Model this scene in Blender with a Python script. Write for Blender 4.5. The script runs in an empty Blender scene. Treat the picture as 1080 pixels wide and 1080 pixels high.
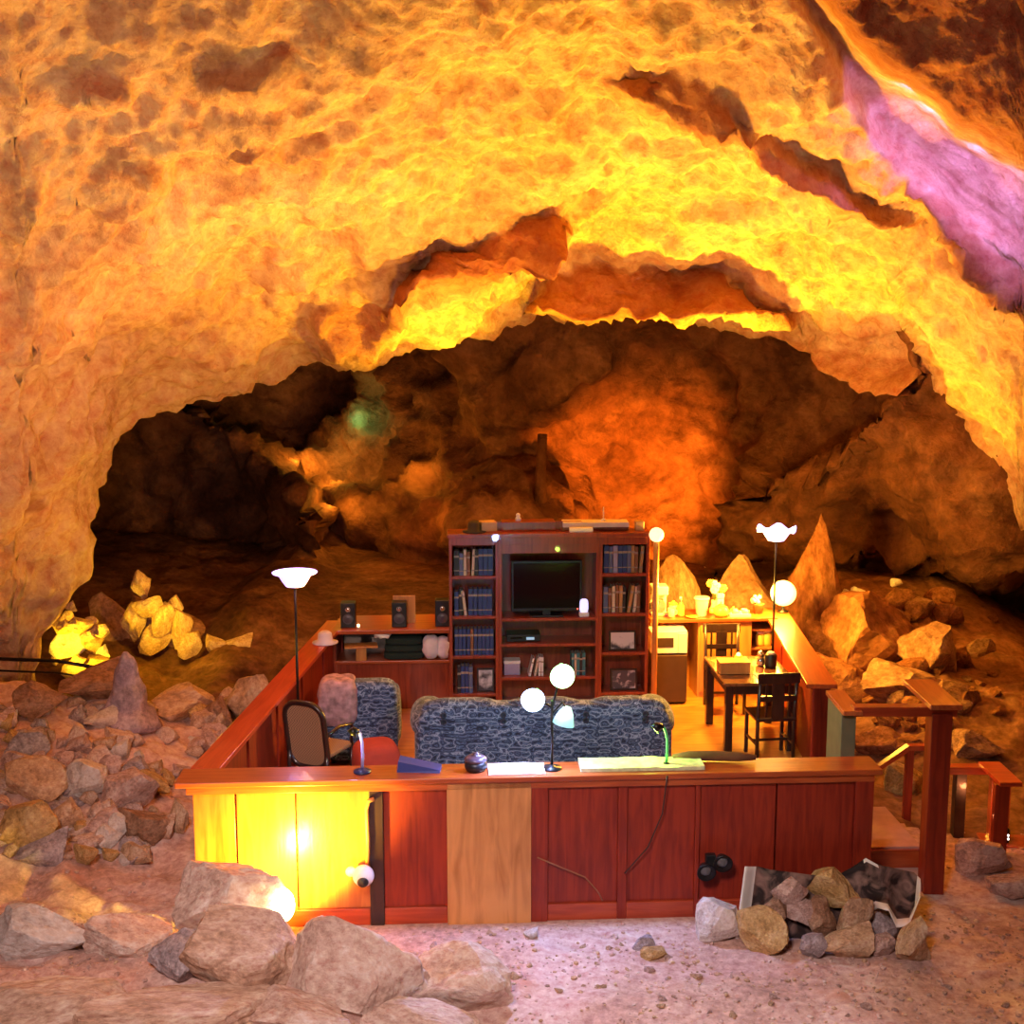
import bpy, bmesh, math, random
import numpy as np
from mathutils import Vector, Matrix, noise
from mathutils.bvhtree import BVHTree
random.seed(7)
C = bpy.context.scene
COL = C.collection
F = 1350.0
TH = math.atan(206/1350.0)
CH = 4.5
CT, ST = math.cos(TH), math.sin(TH)
RZ = 0.054

# ------------------------------------------------------------------ survey helpers
def ray(px, py):
    u = (px-540)/F; v = (540-py)/F
    return (u, CT+v*ST, -ST+v*CT)
def at(px, py, Y):
    d = ray(px, py); t = Y/d[1]
    return Vector((d[0]*t, Y, CH+d[2]*t))
def onz(px, py, z):
    d = ray(px, py); t = (z-CH)/d[2]
    return Vector((d[0]*t, d[1]*t, z))
def S(a, b, x):
    t = max(0, min(1, (x-a)/(b-a))); return t*t*(3-2*t)
def interp(x, pts):
    return float(np.interp(x, [p[0] for p in pts], [p[1] for p in pts]))

# ------------------------------------------------------------------ materials
MATS = {}
def newmat(name):
    m = bpy.data.materials.new(name); m.use_nodes = True
    nt = m.node_tree
    return m, nt, nt.nodes['Principled BSDF']
def plain(name, col, rough=.5, metal=0, trans=0, coat=0, vary=.12, vscale=9):
    if name in MATS: return MATS[name]
    m, nt, b = newmat(name)
    tc = nt.nodes.new('ShaderNodeTexCoord'); n = nt.nodes.new('ShaderNodeTexNoise')
    n.inputs['Scale'].default_value = vscale; n.inputs['Detail'].default_value = 4
    r = nt.nodes.new('ShaderNodeValToRGB')
    r.color_ramp.elements[0].position = .3; r.color_ramp.elements[1].position = .75
    r.color_ramp.elements[0].color = (*[c*(1-vary) for c in col], 1)
    r.color_ramp.elements[1].color = (*[min(1, c*(1+vary)) for c in col], 1)
    nt.links.new(tc.outputs['Object'], n.inputs['Vector']); nt.links.new(n.outputs['Fac'], r.inputs['Fac'])
    nt.links.new(r.outputs['Color'], b.inputs['Base Color'])
    b.inputs['Roughness'].default_value = rough; b.inputs['Metallic'].default_value = metal
    if trans: b.inputs['Transmission Weight'].default_value = trans
    if coat: b.inputs['Coat Weight'].default_value = coat
    MATS[name] = m; return m
def emit(name, col, s):
    if name in MATS: return MATS[name]
    m, nt, b = newmat(name)
    b.inputs['Base Color'].default_value = (.8, .8, .8, 1)
    b.inputs['Emission Color'].default_value = (*col, 1); b.inputs['Emission Strength'].default_value = s
    MATS[name] = m; return m
def wood(name, c1, c2, scale=(14, 14, 1.2), rough=.35, coat=.3, bump=.08):
    if name in MATS: return MATS[name]
    m, nt, b = newmat(name)
    tc = nt.nodes.new('ShaderNodeTexCoord'); mp = nt.nodes.new('ShaderNodeMapping')
    mp.inputs['Scale'].default_value = scale
    n = nt.nodes.new('ShaderNodeTexNoise'); n.inputs['Scale'].default_value = 1.6; n.inputs['Detail'].default_value = 7
    n.inputs['Distortion'].default_value = .8
    n2 = nt.nodes.new('ShaderNodeTexNoise'); n2.inputs['Scale'].default_value = 2.2; n2.inputs['Detail'].default_value = 3
    mx = nt.nodes.new('ShaderNodeMath'); mx.operation = 'MULTIPLY_ADD'; mx.inputs[1].default_value = .35
    r = nt.nodes.new('ShaderNodeValToRGB')
    r.color_ramp.elements[0].position = .42; r.color_ramp.elements[1].position = .8
    r.color_ramp.elements[0].color = (*c1, 1); r.color_ramp.elements[1].color = (*c2, 1)
    nt.links.new(tc.outputs['Object'], mp.inputs['Vector']); nt.links.new(mp.outputs['Vector'], n.inputs['Vector'])
    nt.links.new(tc.outputs['Object'], n2.inputs['Vector'])
    nt.links.new(n2.outputs['Fac'], mx.inputs[0]); nt.links.new(n.outputs['Fac'], mx.inputs[2])
    nt.links.new(mx.outputs[0], r.inputs['Fac']); nt.links.new(r.outputs['Color'], b.inputs['Base Color'])
    bp = nt.nodes.new('ShaderNodeBump'); bp.inputs['Strength'].default_value = bump; bp.inputs['Distance'].default_value = .02
    nt.links.new(n.outputs['Fac'], bp.inputs['Height']); nt.links.new(bp.outputs['Normal'], b.inputs['Normal'])
    b.inputs['Roughness'].default_value = rough; b.inputs['Coat Weight'].default_value = coat
    MATS[name] = m; return m
def rockmat(name, stops, big=.6, fine=6.0, bump=.6, stain=None, stain_lo=.56, dist=.12, coords='Object'):
    if name in MATS: return MATS[name]
    m, nt, b = newmat(name)
    L = nt.links
    tc = nt.nodes.new('ShaderNodeTexCoord'); src = tc.outputs[coords]
    n1 = nt.nodes.new('ShaderNodeTexNoise'); n1.inputs['Scale'].default_value = big; n1.inputs['Detail'].default_value = 10
    n1.inputs['Roughness'].default_value = .62; n1.inputs['Distortion'].default_value = .5
    r = nt.nodes.new('ShaderNodeValToRGB'); e = r.color_ramp.elements
    while len(e) < len(stops): e.new(.5)
    for k, (p, c) in enumerate(stops): e[k].position = p; e[k].color = (*c, 1)
    L.new(src, n1.inputs['Vector']); L.new(n1.outputs['Fac'], r.inputs['Fac'])
    out = r.outputs['Color']
    n2 = nt.nodes.new('ShaderNodeTexNoise'); n2.inputs['Scale'].default_value = fine; n2.inputs['Detail'].default_value = 9
    n2.inputs['Roughness'].default_value = .7
    L.new(src, n2.inputs['Vector'])
    mm = nt.nodes.new('ShaderNodeMix'); mm.data_type = 'RGBA'; mm.blend_type = 'OVERLAY'; mm.inputs[0].default_value = .62
    L.new(out, mm.inputs[6])
    bw = nt.nodes.new('ShaderNodeValToRGB'); bw.color_ramp.elements[0].position = .25; bw.color_ramp.elements[1].position = .75
    L.new(n2.outputs['Fac'], bw.inputs['Fac']); L.new(bw.outputs['Color'], mm.inputs[7]); out = mm.outputs[2]
    if stain:
        n3 = nt.nodes.new('ShaderNodeTexNoise'); n3.inputs['Scale'].default_value = big*1.7; n3.inputs['Detail'].default_value = 8
        n3.inputs['Roughness'].default_value = .6
        mp = nt.nodes.new('ShaderNodeMapping'); mp.inputs['Location'].default_value = (3.3, 8.1, 1.7); mp.inputs['Scale'].default_value = (1, 1, 1.7)
        L.new(src, mp.inputs['Vector']); L.new(mp.outputs['Vector'], n3.inputs['Vector'])
        r3 = nt.nodes.new('ShaderNodeValToRGB'); r3.color_ramp.elements[0].position = stain_lo; r3.color_ramp.elements[1].position = stain_lo+.1
        r3.color_ramp.elements[1].color = (.85, .85, .85, 1)
        L.new(n3.outputs['Fac'], r3.inputs['Fac'])
        m3 = nt.nodes.new('ShaderNodeMix'); m3.data_type = 'RGBA'
        L.new(r3.outputs['Color'], m3.inputs[0]); L.new(out, m3.inputs[6]); m3.inputs[7].default_value = (*stain, 1); out = m3.outputs[2]
    L.new(out, b.inputs['Base Color'])
    ad = nt.nodes.new('ShaderNodeMath'); ad.operation = 'MULTIPLY_ADD'; ad.inputs[1].default_value = .35
    L.new(n2.outputs['Fac'], ad.inputs[0]); L.new(n1.outputs['Fac'], ad.inputs[2])
    bp = nt.nodes.new('ShaderNodeBump'); bp.inputs['Strength'].default_value = bump; bp.inputs['Distance'].default_value = dist
    L.new(ad.outputs[0], bp.inputs['Height']); L.new(bp.outputs['Normal'], b.inputs['Normal'])
    b.inputs['Roughness'].default_value = .9; b.inputs['Specular IOR Level'].default_value = .15
    MATS[name] = m; return m

CEIL = rockmat('limestone_vault', [(.3, (.55, .33, .20)), (.5, (.70, .44, .28)), (.66, (.80, .54, .37))], .55, 5.5, 1.0, (.40, .17, .08), .62, .25)
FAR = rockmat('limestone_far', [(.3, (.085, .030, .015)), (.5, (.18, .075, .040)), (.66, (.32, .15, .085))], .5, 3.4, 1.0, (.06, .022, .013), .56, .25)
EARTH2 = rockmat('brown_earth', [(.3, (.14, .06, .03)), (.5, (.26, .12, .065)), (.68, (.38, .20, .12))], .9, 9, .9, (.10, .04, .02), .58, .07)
EARTH_SHADE = rockmat('earth_with_shade', [(.3, (.06, .025, .014)), (.5, (.14, .06, .035)), (.68, (.26, .13, .08))], .9, 8, .9, (.05, .02, .012), .58, .08)  # darker earth that paints in the shade of the unlit rear floor
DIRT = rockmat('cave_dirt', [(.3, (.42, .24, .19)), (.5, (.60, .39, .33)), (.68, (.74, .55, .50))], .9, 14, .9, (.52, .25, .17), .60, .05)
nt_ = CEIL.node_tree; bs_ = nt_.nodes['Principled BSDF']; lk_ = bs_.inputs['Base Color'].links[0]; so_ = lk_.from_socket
an_ = nt_.nodes.new('ShaderNodeAttribute'); an_.attribute_name = 'shade_and_brown_rock'
mb_ = nt_.nodes.new('ShaderNodeMix'); mb_.data_type = 'RGBA'; mb_.blend_type = 'MULTIPLY'; mb_.inputs[7].default_value = (.62, .36, .28, 1)  # tint for painted shade on the ledges and for the brown corner rock
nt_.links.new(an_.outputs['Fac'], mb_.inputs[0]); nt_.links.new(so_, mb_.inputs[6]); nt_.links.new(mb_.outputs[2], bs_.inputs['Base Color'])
def rk(nm, a, b, c): return rockmat(nm, [(.3, a), (.5, b), (.68, c)], 2.6, 16, .8, None, .6, .06)
R_PINK = rk('rock_pinkish', (.34, .20, .16), (.56, .38, .33), (.72, .55, .50))
R_TAN = rk('rock_tan', (.38, .22, .12), (.58, .38, .24), (.75, .56, .40))
R_OCH = rk('rock_ochre', (.34, .19, .07), (.54, .34, .14), (.70, .50, .26))
R_FORE = rk('rock_foreground', (.48, .31, .24), (.66, .48, .40), (.80, .66, .58))
R_FORB = rk('rock_foreground_brown', (.42, .24, .15), (.60, .40, .29), (.74, .57, .46))
R_GREY = rk('rock_grey', (.24, .18, .18), (.42, .34, .35), (.62, .54, .56))
R_PALE = rk('rock_pale', (.50, .42, .38), (.68, .60, .56), (.85, .78, .74))
R_BRN = rk('rock_brown', (.18, .09, .05), (.34, .19, .12), (.48, .30, .20))
R_RED = rk('rock_reddish', (.13, .048, .022), (.26, .105, .048), (.40, .19, .10))
ROCKS = [R_PINK, R_TAN, R_OCH, R_GREY, R_PINK, R_FORE, R_FORB, R_PALE]

REDW = wood('red_stained_wood', (.15, .008, .003), (.29, .026, .007), rough=.5, coat=.08)
REDW_X = wood('red_stained_wood_rail', (.24, .022, .007), (.44, .065, .02), (1.2, 14, 14))
CAPW = wood('cap_board_wood', (.27, .038, .010), (.44, .095, .024), (1.2, 14, 14), .3)
CAPY = wood('cap_board_wood_side', (.40, .07, .02), (.60, .17, .05), (14, 1.2, 14), .3)
PLYW = wood('plywood', (.34, .13, .035), (.62, .29, .10), (7, 7, .9), .5, .1)
STAIN = wood('honey_stained_wood', (.34, .085, .02), (.55, .19, .05), (10, 10, 1), .3, .3)
PINE = wood('pine_panel', (.42, .15, .035), (.66, .30, .08), (8, 8, .9), .4, .2)
CHERRY = wood('cherry_case', (.17, .022, .010), (.32, .055, .022), (12, 12, 1.3), .35)
DARKW = wood('espresso_wood', (.010, .006, .008), (.035, .016, .014), (12, 12, 2), .3)
DECK = wood('deck_board', (.38, .12, .02), (.58, .235, .05), (1.5, 12, 12), .35)
BLACK = plain('black_plastic', (.012, .012, .014), .4)
BLACKM = plain('black_metal', (.02, .018, .02), .35, .6)
WHITE = plain('white_plastic', (.82, .80, .76), .4, vary=.03)
CHROME = plain('brushed_steel', (.7, .7, .72), .25, 1)
SCREEN = plain('screen_glass', (.003, .003, .006), .12, vary=0); SCREEN.node_tree.nodes['Principled BSDF'].inputs['Specular IOR Level'].default_value = .25
PAPER = plain('paper', (.80, .76, .72), .8, vary=.05)
GLASSY = plain('clear_glass', (.9, .9, .9), .05, 0, .9, vary=0)

# ------------------------------------------------------------------ mesh builder
class MB:
    def __init__(s): s.bm = bmesh.new()
    def box(s, x0, x1, y0, y1, z0, z1, bev=0, seg=2, mat=0, M=None):
        r = bmesh.ops.create_cube(s.bm, size=1)
        vs = r['verts']
        for v in vs:
            v.co = Vector(((x0+x1)/2+v.co.x*(x1-x0), (y0+y1)/2+v.co.y*(y1-y0), (z0+z1)/2+v.co.z*(z1-z0)))
        fs = set(f for v in vs for f in v.link_faces)
        for f in fs: f.material_index = mat
        if bev:
            es = list(set(e for v in vs for e in v.link_edges))
            rr = bmesh.ops.bevel(s.bm, geom=es, offset=bev, segments=seg, profile=.5, affect='EDGES')
            for f in rr['faces']: f.material_index = mat
            vs = list(set(v for f in rr['faces'] for v in f.verts) | set(v for v in vs if v.is_valid))
        if M is not None:
            for v in vs: v.co = M @ v.co
        return s
    def hexa(s, p, mat=0):       # 8 points: bottom 4 ccw, top 4 ccw
        vs = [s.bm.verts.new(q) for q in p]
        for f in ((3, 2, 1, 0), (4, 5, 6, 7), (0, 1, 5, 4), (1, 2, 6, 5), (2, 3, 7, 6), (3, 0, 4, 7)):
            fa = s.bm.faces.new([vs[k] for k in f]); fa.material_index = mat
        return s
    def tube(s, pts, r, seg=10, mat=0, caps=True):
        pts = [Vector(p) for p in pts]; n = len(pts)
        rs = r if isinstance(r, (list, tuple)) else [r]*n
        rings = []; up = Vector((0, 0, 1))
        prev = None
        for i, p in enumerate(pts):
            t = (pts[min(i+1, n-1)]-pts[max(i-1, 0)]).normalized()
            if prev is None:
                a = t.orthogonal().normalized()
            else:
                a = (prev - t*prev.dot(t)).normalized()
            prev = a; b = t.cross(a)
            rings.append([s.bm.verts.new(p+(a*math.cos(q*2*math.pi/seg)+b*math.sin(q*2*math.pi/seg))*rs[i]) for q in range(seg)])
        for i in range(n-1):
            for q in range(seg):
                f = s.bm.faces.new((rings[i][q], rings[i][(q+1) % seg], rings[i+1][(q+1) % seg], rings[i+1][q]))
                f.smooth = True; f.material_index = mat
        if caps:
            for ring in (rings[0][::-1], rings[-1]):
                f = s.bm.faces.new(ring); f.material_index = mat
        return s
    def lathe(s, prof, c=(0, 0, 0), seg=24, mat=0, M=None):   # prof: (r,z)
        c = Vector(c); rings = []
        for r, z in prof:
            ring = []
            for q in range(seg):
                p = Vector((r*math.cos(q*2*math.pi/seg), r*math.sin(q*2*math.pi/seg), z))
                if M is not None: p = M @ p
                ring.append(s.bm.verts.new(p+c))
            rings.append(ring)
        for i in range(len(rings)-1):
            for q in range(seg):
                f = s.bm.faces.new((rings[i][q], rings[i][(q+1) % seg], rings[i+1][(q+1) % seg], rings[i+1][q]))
                f.smooth = True; f.material_index = mat
        for k, ring in ((0, rings[0][::-1]), (1, rings[-1])):
            try:
                f = s.bm.faces.new(ring); f.material_index = mat
            except ValueError: pass
        return s
    def pillow(s, c, size, e=4.0, n=10, mat=0, M=None):
        N = n+1; cache = {}
        def vert(i, j, k):
            if (i, j, k) not in cache:
                p = Vector((2*i/N-1, 2*j/N-1, 2*k/N-1)); p = Vector([math.tan(x*.72)/math.tan(.72) for x in p])
                L = (abs(p.x)**e+abs(p.y)**e+abs(p.z)**e)**(1/e)
                q = Vector((p.x/L*size[0]/2, p.y/L*size[1]/2, p.z/L*size[2]/2))
                cache[(i, j, k)] = s.bm.verts.new((M @ q if M is not None else q) + Vector(c))
            return cache[(i, j, k)]
        for a in range(N):
            for b in range(N):
                for w in (0, N):
                    for idx in ((0, 1, 2), (1, 2, 0), (2, 0, 1)):
                        fv = []
                        for da, db in ((0, 0), (1, 0), (1, 1), (0, 1)):
                            t = [0, 0, 0]; t[idx[0]] = a+da; t[idx[1]] = b+db; t[idx[2]] = w
                            fv.append(vert(*t))
                        f = s.bm.faces.new(fv); f.smooth = True; f.material_index = mat
        return s
    def ball(s, c, r, sc=(1, 1, 1), u=20, v=12, mat=0):
        rr = bmesh.ops.create_uvsphere(s.bm, u_segments=u, v_segments=v, radius=r)
        for q in rr['verts']:
            q.co = Vector((q.co.x*sc[0], q.co.y*sc[1], q.co.z*sc[2]))+Vector(c)
            for f in q.link_faces: f.smooth = True; f.material_index = mat
        return s
    def build(s, name, mats, parent=None, loc=None, rotz=0):
        bmesh.ops.recalc_face_normals(s.bm, faces=s.bm.faces[:])
        me = bpy.data.meshes.new(name); s.bm.to_mesh(me); s.bm.free()
        for m in (mats if isinstance(mats, (list, tuple)) else [mats]): me.materials.append(m)
        o = bpy.data.objects.new(name, me); COL.objects.link(o)
        if parent is not None: o.parent = parent
        if loc is not None: o.location = loc
        if rotz: o.rotation_euler.z = rotz
        return o
def tag(o, label=None, cat=None, group=None, kind=None):
    if label: o['label'] = label
    if cat: o['category'] = cat
    if group: o['group'] = group
    if kind: o['kind'] = kind
    return o
def thing(name, label, cat, loc, rotz=0, group=None, kind=None):
    o = bpy.data.objects.new(name, None); COL.objects.link(o)
    o.location = loc; o.rotation_euler.z = rotz; o.empty_display_size = .1
    return tag(o, label, cat, group, kind)
def copy_tree(o, parent=None):
    c = o.copy(); COL.objects.link(c); c.parent = parent
    for ch in [x for x in o.children]: copy_tree(ch, c)
    return c
def grid_obj(name, P, mat, skip=None):
    nr, nc = P.shape[:2]
    verts = [tuple(p) for p in P.reshape(-1, 3)]
    faces = []
    for i in range(nr-1):
        for j in range(nc-1):
            if skip is not None and skip[i, j]: continue
            a = i*nc+j; faces.append((a, a+1, a+nc+1, a+nc))
    me = bpy.data.meshes.new(name); me.from_pydata(verts, [], faces); me.update()
    me.polygons.foreach_set('use_smooth', [True]*len(me.polygons))
    me.materials.append(mat)
    o = bpy.data.objects.new(name, me); COL.objects.link(o)
    o['kind'] = 'structure'
    return o
def fbm(p, H=.9, lac=2.1, octv=6): return noise.fractal(p, H, lac, octv)

# ------------------------------------------------------------------ cave shell
def tps(ctrl):
    P = np.array([(a/500., b/500.) for a, b, _ in ctrl]); V_ = np.array([c for *_, c in ctrl], float); n = len(P)
    d = np.linalg.norm(P[:, None]-P[None], axis=2); K = np.where(d > 0, d*d*np.log(d+1e-12), 0)+np.eye(n)*1e-3
    A = np.zeros((n+3, n+3)); A[:n, :n] = K; A[:n, n] = 1; A[:n, n+1:] = P; A[n, :n] = 1; A[n+1:, :n] = P.T
    w = np.linalg.solve(A, np.concatenate([V_, np.zeros(3)]))
    def f(px, py):
        q = np.stack([px/500., py/500.], -1); r = np.linalg.norm(q[..., None, :]-P, axis=-1)
        k = np.where(r > 0, r*r*np.log(r+1e-12), 0)
        return k @ w[:n] + w[n] + q @ w[n+1:]
    return f
def unproj(px, py, Y):
    u = (px-540)/F; v = (540-py)/F; dy = CT+v*ST; dz = -ST+v*CT; t = Y/dy
    return np.stack([u*t, Y, CH+dz*t], -1)
def normals(P):
    a = np.gradient(P, axis=1); b = np.gradient(P, axis=0)
    n = np.cross(a, b); n /= (np.linalg.norm(n, axis=-1, keepdims=True)+1e-9)
    v = P-np.array([0, 0, CH]); flip = (n*v).sum(-1) > 0; n[flip] *= -1
    return n
def rough(P, amps, mask=None, seed=0., N=None):
    N = normals(P) if N is None else N; out = P.copy()
    nr, nc = P.shape[:2]
    for i in range(nr):
        for j in range(nc):
            p = Vector(P[i, j])+Vector((seed, seed*1.7, 0)); h = 0
            for sc, am, kind in amps:
                q = p*sc
                if kind == 'f': h += am*fbm(q)
                elif kind == 'r': h += am*(noise.ridged_multi_fractal(q, .9, 2.1, 4, 1.0, 2.0)-1.2)
                else:
                    dd = noise.voronoi(q)[0]; h += am*(dd[1]-dd[0]-.3)
            if mask is not None: h *= mask[i, j]
            out[i, j] += N[i, j]*h
    return out

RIM = [(-260, 820), (20, 800), (28, 740), (44, 690), (62, 640), (92, 570), (128, 500), (165, 452), (215, 420), (250, 405), (335, 390), (400, 382),
       (440, 368), (520, 352), (600, 345), (690, 342), (770, 350), (825, 366), (860, 398), (900, 420), (940, 424), (962, 402), (985, 420), (1015, 450), (1048, 482), (1070, 530),
       (1082, 600), (1098, 700), (1115, 780), (1340, 820)]
CTRL = [(-260, -260, 7), (540, -260, 8), (1340, -260, 8.5), (0, 0, 10), (270, 0, 10.6), (540, 0, 11), (800, 0, 11.6), (1080, 0, 12),
        (0, 300, 12), (0, 500, 13.6), (0, 690, 15), (60, 690, 15.8), (75, 600, 16), (130, 500, 16.6), (200, 425, 17.2), (330, 392, 18.2),
        (150, 250, 12.8), (300, 200, 13.2), (540, 130, 13.2), (300, 330, 16), (420, 300, 15.8), (540, 230, 15.6), (700, 220, 16.2), (560, 345, 19), (690, 342, 19.4), (800, 350, 19),
        (905, 410, 18), (950, 340, 16.8), (1000, 440, 17), (1075, 540, 16.2), (1080, 420, 15), (1000, 300, 14.4), (900, 150, 13.4), (800, 80, 12.4), (800, 280, 17), (1080, 280, 13.2),
        (-260, 300, 10), (-260, 800, 13), (1340, 300, 11), (1340, 800, 13.5), (1200, 600, 15)]
DN = tps(CTRL)
PATCH = [
    ([(768, 354, 358), (810, 354, 372), (860, 366, 404), (905, 380, 428), (945, 382, 426), (962, 394, 404)], .7),  # (px, top, bottom) hanging ledges of broken roof, amount of overhang in metres
    ([(405, 330, 338), (430, 300, 332), (470, 262, 312), (540, 228, 300), (585, 218, 268), (606, 242, 250)], 2.0),
    ([(328, 338, 346), (345, 330, 366), (390, 326, 378), (425, 318, 345)], .9),
    ([(640, 97, 101), (690, 88, 128), (750, 86, 138), (800, 120, 132)], .9),
    ([(782, 135, 150), (800, 133, 178), (850, 160, 188), (900, 195, 232), (948, 250, 262)], .9),
    ([(556, 333, 340), (590, 288, 339), (650, 278, 336), (700, 288, 334), (760, 300, 334), (835, 336, 350)], 1.9),
    ([(84, 88, 96), (95, 78, 108), (138, 78, 112), (142, 92, 96)], .3),
    ([(958, 186, 200), (1000, 215, 275), (1040, 258, 318), (1090, 300, 352), (1200, 340, 420)], .8),
    ([(195, 86, 92), (240, 62, 92), (300, 50, 72), (310, 52, 58)], .4),
    ([(110, 165, 176), (140, 152, 188), (165, 160, 184)], .25),
    ([(-40, 180, 260), (20, 175, 258), (38, 190, 220)], .3),
    ([(-40, 320, 372), (30, 322, 378), (60, 340, 360)], .3),
    ([(240, 135, 160), (290, 128, 165), (340, 132, 170), (346, 138, 150)], .35)]
cols = np.arange(-260, 1341, 4.0); NR = 260
rim = np.interp(cols, [p[0] for p in RIM], [p[1] for p in RIM])
rr_ = np.linspace(0, 1, NR)[:, None]**.9
PX = np.repeat(cols[None], NR, 0); PY = -260+(rim[None]+260)*rr_
D = DN(PX, PY); N0 = normals(unproj(PX, PY, D))
SHD_BRN = np.zeros_like(D)
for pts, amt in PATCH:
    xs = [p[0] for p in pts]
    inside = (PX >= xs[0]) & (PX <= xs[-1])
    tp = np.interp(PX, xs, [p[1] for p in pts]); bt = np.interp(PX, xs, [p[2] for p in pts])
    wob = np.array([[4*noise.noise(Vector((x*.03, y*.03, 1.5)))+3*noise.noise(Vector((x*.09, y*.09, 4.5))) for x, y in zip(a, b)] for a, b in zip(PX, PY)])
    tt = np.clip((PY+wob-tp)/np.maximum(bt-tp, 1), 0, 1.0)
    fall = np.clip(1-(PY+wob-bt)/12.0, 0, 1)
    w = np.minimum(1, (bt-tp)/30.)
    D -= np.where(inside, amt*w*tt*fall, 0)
    SHD_BRN = np.maximum(SHD_BRN, np.where(inside, np.clip((PY+wob-tp)/8, 0, 1)*np.clip(1-(PY+wob-bt)/6, 0, 1)*np.clip(w*2, 0, 1)*min(1, amt/1.2), 0))  # shade on the ledges' near faces, painted as a darker tint
PUR = [(830, -60, -10), (866, 0, 45), (900, 52, 112), (930, 78, 158), (985, 118, 200), (1010, 140, 232), (1080, 168, 282), (1340, 230, 420)]
pt = np.interp(PX, [p[0] for p in PUR], [p[1] for p in PUR]); pb = np.interp(PX, [p[0] for p in PUR], [p[2] for p in PUR])
wob = np.array([[7*noise.noise(Vector((x*.02, y*.02, 9.5)))+4*noise.noise(Vector((x*.07, y*.07, 2.5))) for x, y in zip(a, b)] for a, b in zip(PX, PY)])
right = np.clip((PX-800)/50., 0, 1)
inpur = right*np.clip((PY+wob-pt)/14, 0, 1)*np.clip((pb-PY-wob)/30, 0, 1)
above = right*np.clip((pt-PY-wob)/20, 0, 1)
SHD_BRN = np.maximum(SHD_BRN, np.clip(above*2.5, 0, 1))
D = D + .55*inpur - 1.3*above
for _ in range(2):
    Q = np.pad(D, 1, mode='edge'); D = (Q[:-2, 1:-1]+Q[2:, 1:-1]+Q[1:-1, :-2]+Q[1:-1, 2:]+2*D)/6
P = unproj(PX, PY, D)
mask = 1-.8*np.clip(right*np.clip((PY-pt+40)/30, 0, 1)*np.clip((pb+25-PY)/30, 0, 1), 0, 1)
P = rough(P, [(.55, .34, 'f'), (1.5, .13, 'f'), (1.1, .10, 'v'), (3.0, .07, 'r'), (2.6, .07, 'v')], mask, 0., N0)
# lip: the roof turns back and up behind the mouth of the far chamber, so it has thickness
last = P[-1]
ox = np.stack([cols-560, 0*cols, 640-rim], -1); ox /= np.linalg.norm(ox, axis=-1, keepdims=True)
lips = []
for b_, u_ in ((.25, .05), (.6, .3), (1.2, .8), (2.2, 1.6)):
    lips.append(last+np.array([0, b_, 0])+ox*u_*np.array([1, 0, 1]))
P = np.concatenate([P, np.stack(lips, 0)], 0)
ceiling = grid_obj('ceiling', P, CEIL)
at_ = ceiling.data.attributes.new('shade_and_brown_rock', 'FLOAT', 'POINT')
at_.data.foreach_set('value', np.concatenate([SHD_BRN, np.repeat(SHD_BRN[-1:], 4, 0)], 0).ravel().astype(np.float32))
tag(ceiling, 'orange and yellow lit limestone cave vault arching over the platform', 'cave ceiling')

# far chamber: back wall seen under the arch
CTRLB = [(-350, 200, 24), (540, 200, 21), (1400, 200, 18), (650, 370, 21.5), (650, 450, 22.5), (650, 545, 23), (520, 400, 21.5), (500, 520, 22), (760, 420, 22), (800, 480, 20.5),
         (900, 450, 19), (900, 540, 19.5), (1060, 560, 18), (1000, 480, 18.5), (1000, 640, 19), (850, 600, 20.5), (1200, 600, 17), (200, 550, 28), (120, 620, 26), (240, 460, 27), (380, 420, 27),
         (320, 500, 25), (300, 470, 27.5), (360, 545, 23.5), (440, 500, 23.5), (440, 570, 22.0), (410, 640, 22), (300, 640, 25), (100, 700, 21), (200, 700, 21.5), (400, 740, 18.5), (600, 740, 18.5), (1000, 780, 17), (-350, 700, 22), (-350, 900, 18), (1400, 900, 15), (1400, 500, 16), (600, 900, 17), (700, 640, 21.5), (560, 470, 22.6)]
DB = tps(CTRLB)
cb = np.arange(-350, 1401, 6.0); rb = np.arange(215, 900, 5.5)
PXB, PYB = np.meshgrid(cb, rb)
DBv = DB(PXB, PYB)
# dark low hump (555-625, 500-545) standing before the lit back wall
hump = np.exp(-(((PXB-545)/75)**2+((PYB-560)/50)**2)**2)
DBv = DBv-1.8*hump
# shoulder of the right rock mass
sh = np.clip((PXB-interp(0, [(0, 0)])-np.interp(PYB, [300, 400, 450, 480, 520, 560, 620], [930, 930, 880, 800, 760, 740, 720]))/25., 0, 1)
DBv = DBv-1.6*sh*np.clip((640-PYB)/40., 0, 1)
# edge of the dark left chamber: its near wall overhangs the lit slope
le = np.clip((np.interp(PYB, [380, 430, 455, 480, 545, 600], [190, 230, 282, 300, 345, 350])-PXB)/14., 0, 1)*np.clip((PYB-395)/20., 0, 1)*np.clip((640-PYB)/60., 0, 1)
DBv = DBv-3.0*le
PB = unproj(PXB, PYB, DBv)
PB = rough(PB, [(.5, .6, 'f'), (1.3, .22, 'f'), (1.3, .16, 'v'), (2.5, .08, 'r')], None, 11.)
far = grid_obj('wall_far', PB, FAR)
tag(far, 'dark brown rock wall of the far cave chamber under the arch', 'cave wall')

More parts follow.
